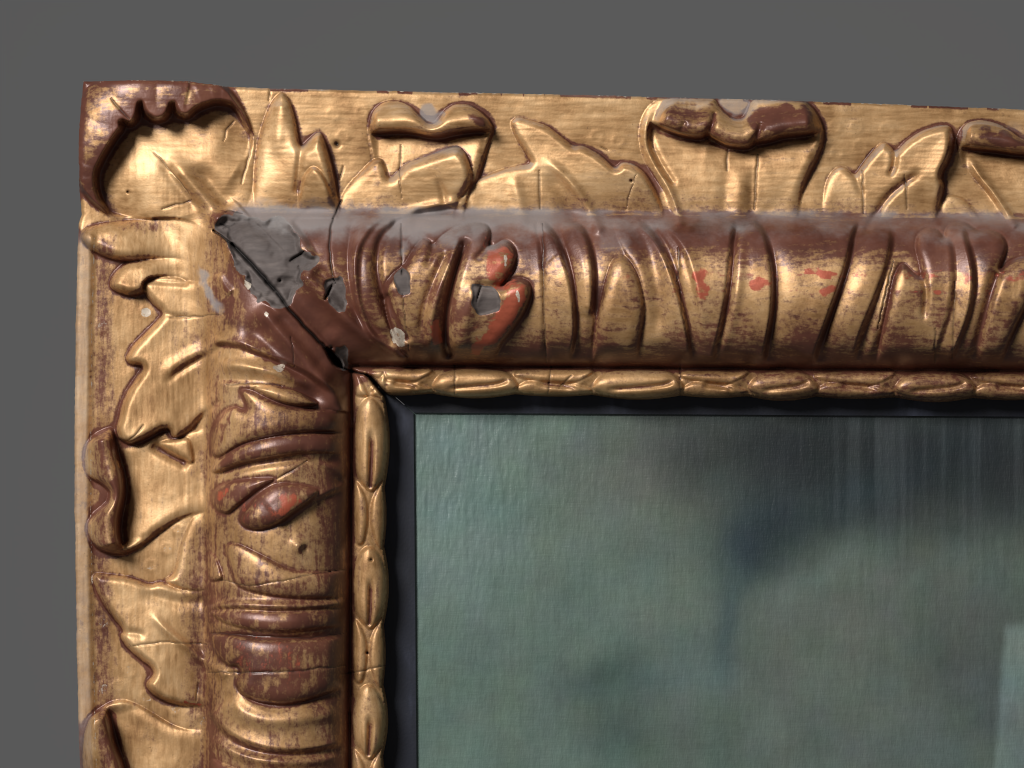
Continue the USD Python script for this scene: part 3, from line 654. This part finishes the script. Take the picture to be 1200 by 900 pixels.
lobe([(241, 650), (246, 645), (254, 654), (259, 668), (262, 680), (243, 682)], 8, 7, 'acanthus_leaf', None, cut=3, rim_brown=.6, brown=.4)
# band S2
ridge([(242, 708), (280, 709), (330, 711), (380, 709), (408, 706)], 5, 7, .08, .08)
lobe([(242, 716), (280, 714), (330, 717), (380, 714), (422, 710), (422, 732), (374, 737), (338, 741), (302, 740), (262, 731)], 8, 10, 'band', 'dark red band round the left moulding', cut=4, brown=.64)
groove([(250, 738), (300, 746), (350, 747), (406, 740)], 4, 4, .1, .1)
# lobe T
lobe([(246, 742), (270, 744), (310, 750), (360, 750), (422, 745), (422, 800), (390, 811), (360, 821), (332, 826), (304, 823), (284, 815), (275, 800), (283, 787), (278, 780), (268, 781), (255, 770), (247, 755)], 10, 12, 'acanthus_leaf', 'broad red-brown leaf rubbed bare along its top', cut=5, brown=.64, rim_brown=.6)
fold([(404, 812), (372, 822), (336, 832), (306, 828), (284, 816)], 0, 8, 7, 10, a=.1, b=.1, flip=True)
ridge([(264, 815), (285, 838), (318, 846), (360, 842), (400, 834)], 9, 6, .15, .1)
fold([(243, 832), (258, 856), (288, 874), (320, 882), (358, 882), (402, 874)], 8, 12, 8, 9, a=.06, b=.06, flip=True, brown=.6)
ridge([(246, 862), (270, 882), (305, 892), (350, 894), (400, 888)], 6, 6, .1, .1)
lobe([(244, 885), (270, 900), (310, 908), (360, 908), (422, 902), (422, 960), (340, 975), (280, 965), (250, 930)], 9, 12, 'acanthus_leaf', None, cut=4, brown=.55)
stain([(243, 870), (258, 888), (262, 915), (250, 930), (243, 930)], 1, .75, 8)
fold([(244, 985), (300, 1000), (402, 990)], 7, 12, 7, 9, flip=True)

# ================= twisted husks at the sight edge
def husk_top(u0, u1, over):
    c, y0, y1 = (u0 + u1) / 2, 429.5 + (u0 - 420) * .006, 463 + (u0 - 420) * .006
    m = (y0 + y1) / 2
    if over:
        lobe([(u0 - 2, y1 - 9), (u0 + 8, y0 + 10), (u0 + 28, y0 + 1), (c, y0 - 1), (u1 - 18, y0 + 2), (u1 - 3, y0 + 11), (u1 + 8, y1 - 6), (u1 - 8, y1 - 1), (c, y1 + 2), (u0 + 18, y1)], 9, 13, 'rope_strand', None, cut=1.6, bed=True, n=2, pw=1.8)
        groove([(u0 + 14, y1 - 8), (c - 6, y1 - 10), (u1 - 20, y1 - 13), (u1 - 6, y0 + 14)], 3, 5, .2, .1, brown=.5)
    else:
        lobe([(u0 - 6, y0 + 10), (u0 + 6, y0 + 1), (c, y0 + 1), (u1 - 4, y0 + 1), (u1 + 4, y0 + 5), (u1 - 22, m + 3), (u0 + 36, m + 2)], 5, 9, 'rope_strand', None, cut=1.2, bed=True, pw=1.8)
        lobe([(u0 - 3, y1 - 7), (u0 + 14, m - 2), (u0 + 42, m + 1), (u1 - 12, m + 4), (u1 + 4, y1 - 6), (u1 - 18, y1), (c, y1 + 1), (u0 + 10, y1)], 5, 9, 'rope_strand', None, cut=1.2, bed=True, pw=1.8)
        ridge([(u1 - 30, y1 - 4), (u1 - 14, m), (u1 + 2, y0 + 3)], 5, 3.5, .2, .1)
        groove([(u0 + 24, m + 2), (c + 8, m + 4), (u1 - 14, m + 9)], 3, 6, .2, .2, brown=.5)
for u0, u1, o in STRANDS_T:
    husk_top(u0, u1, o)
def husk_left(v0, v1, over, dx=0):
    a, b = 413.5 + dx, 452.5 + dx
    m, c = (a + b) / 2, (v0 + v1) / 2
    if over:
        lobe([(m + 1, v0 - 2), (a + 9, v0 + 7), (a + 2, v0 + 28), (a + 1, c), (a + 3, v1 - 18), (m - 7, v1 - 3), (m + 2, v1 + 6), (m + 9, v1 - 2), (b - 2, v1 - 14), (b + 1, c), (b, v0 + 28), (b - 7, v0 + 9)], 8.5, 14, 'rope_strand', None, cut=1.6, bed=True, pw=1.8)
        groove([(m + 2, v0 + 34), (m + 3, c + 10), (m + 1, v1 - 2)], 3.2, 7, .35, .0, brown=.7)
    else:
        lobe([(a + 2, v0 - 12), (a + 12, v0 + 2), (m - 1, v0 + 18), (m - 1, c + 8), (m - 6, v1 - 1), (a + 4, v1 - 2), (a + 1, c)], 5, 10, 'rope_strand', None, cut=1.2, bed=True, pw=1.8)
        lobe([(b - 1, v0 - 14), (b - 8, v0 - 1), (m + 3, v0 + 14), (m + 1, c + 8), (m + 8, v1 - 2), (b - 3, v1 + 6), (b + 1, c)], 5, 10, 'rope_strand', None, cut=1.2, bed=True, pw=1.8, rim_brown=.4)
for v0, v1, o in STRANDS_L:
    husk_left(v0, v1, o, (v0 - 460) * -.006)

# ================= age: bare patches, chips, cracks
grey = [(250, 267), (258, 247), (284, 250), (305, 256), (322, 252), (340, 262), (355, 291), (372, 297), (375, 306), (366, 316), (353, 322), (352, 345), (338, 362), (329, 365), (312, 357), (292, 342), (277, 312), (260, 280)]
s, m, d = inside(grey, 14)
ragged = np.where(m, d, -d) + 9 * (RAG[s] - .5) * 2
m, d = ragged > 0, np.abs(ragged)
inn = m * smooth(d, 0, 9)
H[s] = H[s] * (1 - inn) + inn * (np.minimum(H[s], BT[s]) - 5 + SOFT[s] * .8 - 1.5)
LOSS[s][..., 0] = np.maximum(LOSS[s][..., 0], smooth(np.where(m, d, -d), -2, 3) * 1.0)
LOSS[s][..., 2] = np.maximum(LOSS[s][..., 2], .42 * np.exp(-((d - 1) / 1.6) ** 2) * (RAG[s] > .53))
WEAR_SHADE[s][..., 1] *= 1 - inn
PART[s] = np.where(m & (d > .5), new_part('bare_patch', 'grey patch where the gilding has flaked off at the corner'), PART[s])
for pg, dp in [([(377, 330), (390, 322), (406, 331), (406, 362), (395, 365), (382, 352)], 4), ([(390, 409), (408, 402), (410, 436), (400, 434)], 3), ([(457, 327), (470, 312), (478, 316), (484, 336), (479, 344), (470, 344)], 3), ([(550, 334), (566, 332), (590, 346), (582, 366), (558, 370), (553, 352)], 3.5)]:
    s, m, d = inside(pg, 8, 1)
    ragged = np.where(m, d, -d) + 6 * (RAG[s] - .5) * 2
    m, d = ragged > 0, np.abs(ragged)
    inn = m * smooth(d, 0, 2.5)
    H[s] -= dp * inn
    LOSS[s][..., 0] = np.maximum(LOSS[s][..., 0], smooth(np.where(m, d, -d), -1, 1.5))
    PART[s] = np.where(m & (d > .5), new_part('chip', 'small chipped spot showing grey gesso'), PART[s])
def hole(pg, depth):
    s, m, d = inside(pg, 3, 1)
    inn = m * smooth(d, 0, 2.5)
    H[s] -= depth * inn
    LOSS[s][..., 1] = np.maximum(LOSS[s][..., 1], inn)
hole([(379, 350), (384, 338), (392, 330), (388, 342), (381, 354)], 14)
hole([(380, 405), (390, 410), (402, 425), (403, 434), (392, 430), (384, 418)], 26)
hole([(394, 413), (402, 424), (400, 432), (396, 422)], 10)
hole([(469, 316), (472, 312), (473, 320), (470, 326)], 8)
hole([(562, 336), (566, 334), (561, 350), (557, 362), (559, 346)], 8)
hole([(430, 440), (436, 441), (450, 456), (457, 465), (449, 467), (438, 452)], 18)
hole([(300, 316), (272, 286), (274, 285), (304, 316)], 8)
crack([(250, 270), (272, 286), (300, 315), (326, 344), (338, 362), (358, 384), (380, 406), (400, 431), (432, 441)], 1.5, 9, 1, .9, 1)
crack([(272, 286), (298, 313), (322, 341)], 2.0, 8, 1, .5, 2)
crack([(430, 440), (446, 455), (458, 467)], 2.2, 12, 1, .6, 3)
crack([(340, 306), (349, 300), (356, 295)], 1.2, 5, 1, .6, 4)
crack([(400, 235), (388, 262), (386, 290), (390, 322), (393, 332)], .9, 3, .9, 1, 5)
for k, p in enumerate([[(470, 170), (468, 200), (471, 232)], [(632, 200), (633, 245)], [(470, 262), (471, 310)], [(472, 345), (475, 380), (479, 410)], [(636, 262), (637, 330), (640, 425)], [(795, 290), (796, 310), (793, 330)],
                       [(746, 204), (738, 225), (734, 245)], [(888, 180), (886, 210), (884, 245)], [(853, 175), (852, 200)], [(533, 428), (533, 462)], [(646, 430), (642, 462)], [(797, 428), (797, 462)], [(797, 340), (800, 372), (806, 400)], [(262, 165), (266, 150), (274, 142)], [(295, 165), (290, 190), (283, 215)],
                       [(180, 178), (205, 205), (222, 228)], [(190, 245), (215, 238), (225, 234)], [(130, 115), (140, 128), (152, 140)], [(316, 104), (315, 118)], [(1010, 200), (1012, 250)], [(1060, 205), (1063, 245)],
                       [(245, 676), (290, 687), (335, 680), (370, 672), (404, 668)], [(248, 742), (300, 745), (360, 748), (402, 742)], [(244, 788), (280, 788), (340, 787), (405, 780)], [(150, 758), (190, 752), (242, 755)], [(400, 790), (425, 786), (452, 780)], [(265, 451), (300, 449), (330, 452)], [(200, 372), (230, 371), (262, 368)], [(168, 498), (160, 510), (150, 516)],
                       [(325, 561), (345, 550), (360, 540)], [(232, 800), (230, 822)], [(1119, 330), (1116, 420)], [(1096, 385), (1096, 425)], [(345, 430), (344, 412), (341, 395)], [(350, 312), (352, 318), (348, 330)], [(258, 262), (270, 268), (266, 280)], [(262, 268), (275, 262)], [(262, 250), (268, 246), (284, 250)], [(655, 455), (670, 440)], [(704, 172), (712, 176)], [(402, 195), (398, 210)]]):
    crack(p, .62 + .2 * ((k * 7) % 3), 1.6, .62, 1.0, 50 + k)
for cu, cv, r in [(395, 169, 3.2), (328, 329, 1.8), (740, 212, 1.6), (435, 656, 1.6), (430, 765, 1.4), (150, 225, 1.3), (388, 408, 2)]:
    s = box_of([(cu, cv)], 8)
    k = np.exp(-(np.hypot(U[s] - cu, V[s] - cv) / r) ** 2)
    H[s] -= 5 * k
    LOSS[s][..., 1] = np.maximum(LOSS[s][..., 1], k)
# flakes along the top edge
e = np.exp(-(fr_t / 2.5) ** 2) * TOP
LOSS[..., 2] = np.maximum(LOSS[..., 2], e * .5 * (noise_uv(.05, .0, 9, 3) > .52))
WEAR_SHADE[..., 1] = np.maximum(WEAR_SHADE[..., 1], np.exp(-(fr_t / 4) ** 2) * TOP * .8 * (noise_uv(.04, .0, 12, 3) > .5))
LOSS[..., 2] = np.maximum(LOSS[..., 2], np.exp(-((fr_l - 19) / 1.6) ** 2) * fil * .5)

# hand-made unevenness
edgefree = smooth(np.minimum(fr_t, fr_l), 0, 6)
H += edgefree * (2.6 * (noise_uv(.022, .022, 21, 3) - .5) + .7 * (noise_uv(.11, .11, 22, 3) - .5) * np.where(Q < 2, 1, .6))
H += edgefree * .55 * (np.where(TOP, noise_uv(.03, .55, 23, 3), noise_uv(.55, .03, 24, 3)) - .5) * (Q < 1)
# soften the tool marks a little, then round the outer arris
from scipy.ndimage import gaussian_filter
soft = gaussian_filter(H, .95)
keep = np.clip(LOSS[..., 1] * 2, 0, 1)
H = np.where(Q > 2.95, H, H * keep + soft * (1 - keep))
H -= 5 * np.exp(-np.minimum(fr_t, fr_l) / 1.6)

# ---- points, normals
P = place(U, V, H)
du, dv = np.gradient(P, axis=1), np.gradient(P, axis=0)
N = np.cross(du, dv)
N /= np.linalg.norm(N, axis=-1, keepdims=True) + 1e-12
if N[10, 500, 1] > 0:
    N = -N

# dust lies on what faces up, above all on the shelf between the flat and the round moulding
dn = np.clip(.5 + 1.7 * (noise_uv(.03, .06, 31, 4) - .5), 0, 1)
upface = smooth(N[..., 2], .42, .90)
Vs = Vt_ + 9 * (RAG - .5)
shelf = np.exp(-((Vs - 249) / 12) ** 2) * smooth(U, 250, 300) * TOP
shelf2 = np.exp(-np.clip(Vs - 252, 0, None) / 29) * smooth(Vs, 240, 250) * smooth(U, 260, 320) * TOP
WEAR_SHADE[..., 0] = np.maximum(WEAR_SHADE[..., 0], .60 * fil * (1 - smooth(fr_l, 13, 19)) * (.6 + .5 * RAG))
WEAR_SHADE[..., 0] = np.maximum(WEAR_SHADE[..., 0], np.clip(.66 * shelf + .62 * shelf2 + .42 * upface * (.5 + dn) * (Q < 1.6) * TOP * smooth(U, 250, 330), 0, 1) * (.30 + 1.2 * dn) * (1.15 - .55 * smooth(U, 480, 800)))
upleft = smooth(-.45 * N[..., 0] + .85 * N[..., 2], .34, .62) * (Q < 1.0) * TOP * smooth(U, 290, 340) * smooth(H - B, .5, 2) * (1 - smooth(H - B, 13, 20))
WEAR_SHADE[..., 0] = np.maximum(WEAR_SHADE[..., 0], upleft * (.28 + .6 * dn))
WEAR_SHADE[..., 1] *= 1 - .6 * upleft
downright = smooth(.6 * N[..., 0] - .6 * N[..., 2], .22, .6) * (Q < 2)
WEAR_SHADE[..., 1] = np.maximum(WEAR_SHADE[..., 1], .62 * downright)  # faces turned right and down are browned, shade put into the colour
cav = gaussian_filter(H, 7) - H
WEAR_SHADE[..., 1] = np.maximum(WEAR_SHADE[..., 1], np.clip(.50 * smooth(cav, .8, 5.5) * (1 - .85 * np.exp(-((Q - 1) / .09) ** 2) * (~TOP)) + .55 * WEAR_SHADE[..., 1], 0, .9) * (Q < 3))
stain([(232, 305), (242, 320), (250, 345), (262, 362), (258, 372), (248, 366), (240, 340), (228, 312)], 0, .9, 4)
stain([(258, 246), (300, 232), (360, 240), (440, 236), (440, 256), (380, 262), (330, 250), (290, 256)], 0, .62, 12)
stain([(480, 262), (520, 256), (500, 272), (486, 284), (474, 300), (466, 300), (470, 278)], 0, .9, 8)
stain([(585, 262), (625, 258), (632, 285), (612, 300), (606, 290), (594, 278)], 0, .45, 10)
stain([(694, 262), (730, 260), (750, 276), (738, 296), (706, 300)], 0, .45, 12)

WEAR_SHADE[..., 0] *= 1 - .45 * np.clip(LOSS[..., 0], 0, 1)

# ---- cut the relief into its parts
jj, ii = np.mgrid[0:SH[0] - 1, 0:SH[1] - 1]
a0 = (jj * SH[1] + ii)
quads = np.stack([a0, a0 + SH[1], a0 + SH[1] + 1, a0 + 1], -1)
qmid = Q[:-1, :-1]
live = qmid < 3.12
pid = np.where(PART[:-1, :-1] > 0, PART[:-1, :-1] + 10, np.where(TOP[:-1, :-1], 0, 1) + 2 * np.clip(np.floor(qmid), 0, 2).astype(int))
Pf, Nf, Wf, Lf = P.reshape(-1, 3), N.reshape(-1, 3), WEAR_SHADE.reshape(-1, 3), LOSS.reshape(-1, 3)

frame = UsdGeom.Xform.Define(stage, '/World/picture_frame')
data(frame.GetPrim(), label='antique carved and gilded picture frame corner with leaf ornament and worn red-brown patches', category='picture frame')
def emit(name, label, mask, mat):
    f = quads[mask & live]
    if not len(f):
        return
    ids, inv = np.unique(f, return_inverse=True)
    m = raw_mesh(numbered(f'/World/picture_frame/{name}'), Pf[ids], Nf[ids], inv.reshape(f.shape), mat, {'wear_shade': np.clip(Wf[ids], 0, 1), 'loss': np.clip(Lf[ids], 0, 1)})
    if label:
        data(m.GetPrim(), label=label)
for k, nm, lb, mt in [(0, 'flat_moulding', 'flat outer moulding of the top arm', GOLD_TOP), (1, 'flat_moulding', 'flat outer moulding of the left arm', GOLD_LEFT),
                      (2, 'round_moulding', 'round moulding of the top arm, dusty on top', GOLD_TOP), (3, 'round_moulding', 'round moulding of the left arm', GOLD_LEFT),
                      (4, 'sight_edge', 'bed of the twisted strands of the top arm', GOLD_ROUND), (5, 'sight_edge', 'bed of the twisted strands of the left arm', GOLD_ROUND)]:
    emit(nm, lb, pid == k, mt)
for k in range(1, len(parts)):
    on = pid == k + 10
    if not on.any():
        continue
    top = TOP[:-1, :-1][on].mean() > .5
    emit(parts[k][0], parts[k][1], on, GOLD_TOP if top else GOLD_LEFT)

# outer sides of the frame, down to its back
BACK = -95.0
def side(name, ids, outward):
    p, n = Pf[ids], len(ids)
    q = p.copy(); q[:, 1] = -BACK * MM
    F = np.array([[i, i + 1, n + i + 1, n + i] for i in range(n - 1)])
    raw_mesh(numbered(f'/World/picture_frame/{name}'), np.vstack([p, q]), np.tile(np.asarray(outward, float), (2 * n, 1)), F, '/World/Looks/old_wood')
side('frame_side', np.arange(SH[1]), (0, 0, 1))
side('frame_side', np.arange(SH[0]) * SH[1], (-1, 0, 0))
def slab(path, u0, u1, v0, v1, h0, h1, mat, bev=1.2):
    k = lambda u, v, h: place(np.array(float(u)), np.array(float(v)), np.array(float(h)))
    pts = [k(u0, v0, h1), k(u1, v0, h1), k(u1, v1, h1), k(u0, v1, h1)] + [k(u, v, h0 - bev) for u, v in ((u0, v0), (u1, v0), (u1, v1), (u0, v1))] + [k(u0 + bev, v0 + bev, h0), k(u1 - bev, v0 + bev, h0), k(u1 - bev, v1 - bev, h0), k(u0 + bev, v1 - bev, h0)]
    F = [[0, 1, 2, 3]] + [[i, 4 + i, 4 + (i + 1) % 4, (i + 1) % 4] for i in range(4)] + [[4 + i, 8 + i, 8 + (i + 1) % 4, 4 + (i + 1) % 4] for i in range(4)] + [[11, 10, 9, 8]]
    return raw_mesh(path, np.array(pts), None, np.array(F), mat)
slab('/World/picture_frame/back_board', 98, 1328, 140, 440, -70, BACK, '/World/Looks/old_wood')
slab('/World/picture_frame/back_board_001', 104, 440, 441, 1010, -70, BACK, '/World/Looks/old_wood')
# dark slip inside the gilded strands
def slip(path, quad):
    """quad: outer-left, outer-right, inner-right, inner-left in frame units; a bevelled dark strip."""
    h, lo = -14.0, -40.0
    P4 = [place(np.array(float(u)), np.array(float(v)), np.array(h)) for u, v in quad]
    Q4 = [place(np.array(float(u)), np.array(float(v)), np.array(lo)) for u, v in quad]
    c = np.mean(P4, 0)
    T4 = [p + (c - p) * 0 + np.array([0, 0, 0]) for p in P4]
    F = [[0, 1, 2, 3]] + [[i, 4 + i, 4 + (i + 1) % 4, (i + 1) % 4] for i in range(4)] + [[7, 6, 5, 4]]
    return raw_mesh(path, np.array(T4 + Q4), None, np.array(F), '/World/Looks/dark_slip')
data(slip('/World/picture_frame/slip', [(446, 450), (1330, 452), (1330, 489), (485, 483.5)]).GetPrim(), label='dark blue-black inner slip of the top arm')
data(slip('/World/picture_frame/slip_001', [(446, 450.5), (484.6, 484), (489, 1012), (444, 1012)]).GetPrim(), label='dark blue-black inner slip of the left arm')

# ------------------------------------------------------------------ the painting
cs = 2.0
cu, cv = np.meshgrid(np.arange(474, 1330, cs), np.arange(474, 1012, cs))
CU, CV = cu.ravel(), cv.ravel()
def nz(su, sv, seed, o=4):
    return meshkit.fbm(np.stack([CU * su, CV * sv, CU * 0 + seed * 3.7], -1), o, seed) - .5
wu, wv = CU + 42 * nz(.012, .012, 41), CV + 42 * nz(.012, .012, 42)
col = np.tile(np.array([.108, .148, .126]), (len(CU), 1))
def blob(u, v, ru, rv, rot, c, amt, sharp=1.0):
    global col
    a = math.radians(rot)
    x, y = (wu - u) * math.cos(a) + (wv - v) * math.sin(a), -(wu - u) * math.sin(a) + (wv - v) * math.cos(a)
    k = (amt * np.exp(-((x / ru) ** 2 + (y / rv) ** 2) ** sharp))[:, None]
    col = col * (1 - k) + np.array(c) * k
blob(560, 560, 150, 230, 0, (.14, .20, .178), .75)
blob(500, 560, 70, 260, 0, (.175, .235, .222), .6, .8)
blob(600, 820, 200, 120, 0, (.125, .180, .155), .6)
blob(760, 560, 120, 70, 0, (.155, .155, .135), .7)
blob(820, 690, 110, 50, -20, (.145, .185, .145), .55)
blob(1000, 790, 260, 130, 0, (.118, .132, .117), .85)
blob(1080, 665, 120, 60, -15, (.125, .142, .122), .7)
blob(900, 510, 140, 60, 0, (.05, .05, .05), .8)
blob(1020, 535, 250, 92, 0, (.018, .022, .025), .95, 1.5)
blob(1180, 520, 150, 110, 0, (.022, .025, .028), .88)
blob(876, 648, 42, 58, 20, (.022, .038, .048), .9, 1.05)
blob(905, 615, 50, 40, -30, (.024, .038, .046), .8, 1.05)
blob(985, 596, 120, 30, -24, (.024, .036, .042), .85, 1.1)
blob(858, 730, 16, 60, 8, (.045, .075, .090), .75)
blob(715, 785, 55, 26, -25, (.030, .050, .048), .72)
blob(735, 850, 40, 50, 0, (.045, .068, .064), .6)
blob(770, 795, 90, 16, -8, (.085, .135, .140), .45)
blob(960, 672, 60, 14, -25, (.17, .21, .20), .25)
blob(770, 730, 90, 60, 0, (.13, .175, .158), .55)
blob(1150, 800, 80, 100, 0, (.072, .08, .078), .75)
blob(1040, 860, 120, 60, 0, (.12, .155, .145), .5)
# pale form at the lower right, with a soft slanting edge
edge = 1178 - (CV - 732) * .075 + 2.2 * nz(.05, .05, 47)
k = smooth(CU, edge - 5, edge + 5) * smooth(CV, 724, 742) * (1 - .10 * smooth(CV, 822, 832))
col = col * (1 - .70 * k[:, None]) + np.array([.205, .262, .25]) * .70 * k[:, None]
# upright streaks of glass reflection, painted into the canvas colour on the right
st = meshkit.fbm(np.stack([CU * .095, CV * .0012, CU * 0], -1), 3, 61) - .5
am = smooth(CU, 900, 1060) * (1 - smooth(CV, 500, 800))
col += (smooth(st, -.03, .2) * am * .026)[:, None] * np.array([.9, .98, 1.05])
col *= (1 + .5 * nz(.02, .02, 51) + .25 * nz(.13, .05, 52) + .10 * nz(.05, .4, 53, 2))[:, None]
col *= 1 + np.stack([.22 * nz(.025, .025, 54), .16 * nz(.025, .025, 55), .2 * nz(.025, .025, 56)], -1)
col = np.clip(col * np.array([1.06, 1.12, 1.10]), .008, .6)
CH = -18.5 + .5 * nz(.01, .01, 57)
near = np.exp(-np.clip(np.hypot(CU - 540, (CV - 540) * .8) - 40, 0, None) / 110)
CH += near * (2.4 * nz(.42, .06, 58, 2) + .5 * nz(.3, .3, 59, 2)) + .5 * nz(.25, .03, 60, 2)
CP = place(CU, CV, CH)
nu, nv = cu.shape[1], cu.shape[0]
j2, i2 = np.mgrid[0:nv - 1, 0:nu - 1]
c0 = (j2 * nu + i2).ravel()
CF = np.stack([c0, c0 + nu, c0 + nu + 1, c0 + 1], -1)
painting = UsdGeom.Xform.Define(stage, '/World/painting')
data(painting.GetPrim(), label='old oil painting on canvas in blurred dark green and blue-grey, set inside the frame', category='painting')
CG = CP.reshape(cu.shape + (3,))
CN = np.cross(np.gradient(CG, axis=1), np.gradient(CG, axis=0)).reshape(-1, 3)
CN /= np.linalg.norm(CN, axis=1, keepdims=True)
CN *= np.where(CN[:, 1:2] > 0, -1, 1)
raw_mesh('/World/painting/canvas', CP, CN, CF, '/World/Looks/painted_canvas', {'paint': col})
slab('/World/painting/stretcher', 474, 1328, 474, 524, -34, -60, '/World/Looks/old_wood')
slab('/World/painting/stretcher_001', 474, 524, 525, 1010, -34, -60, '/World/Looks/old_wood')
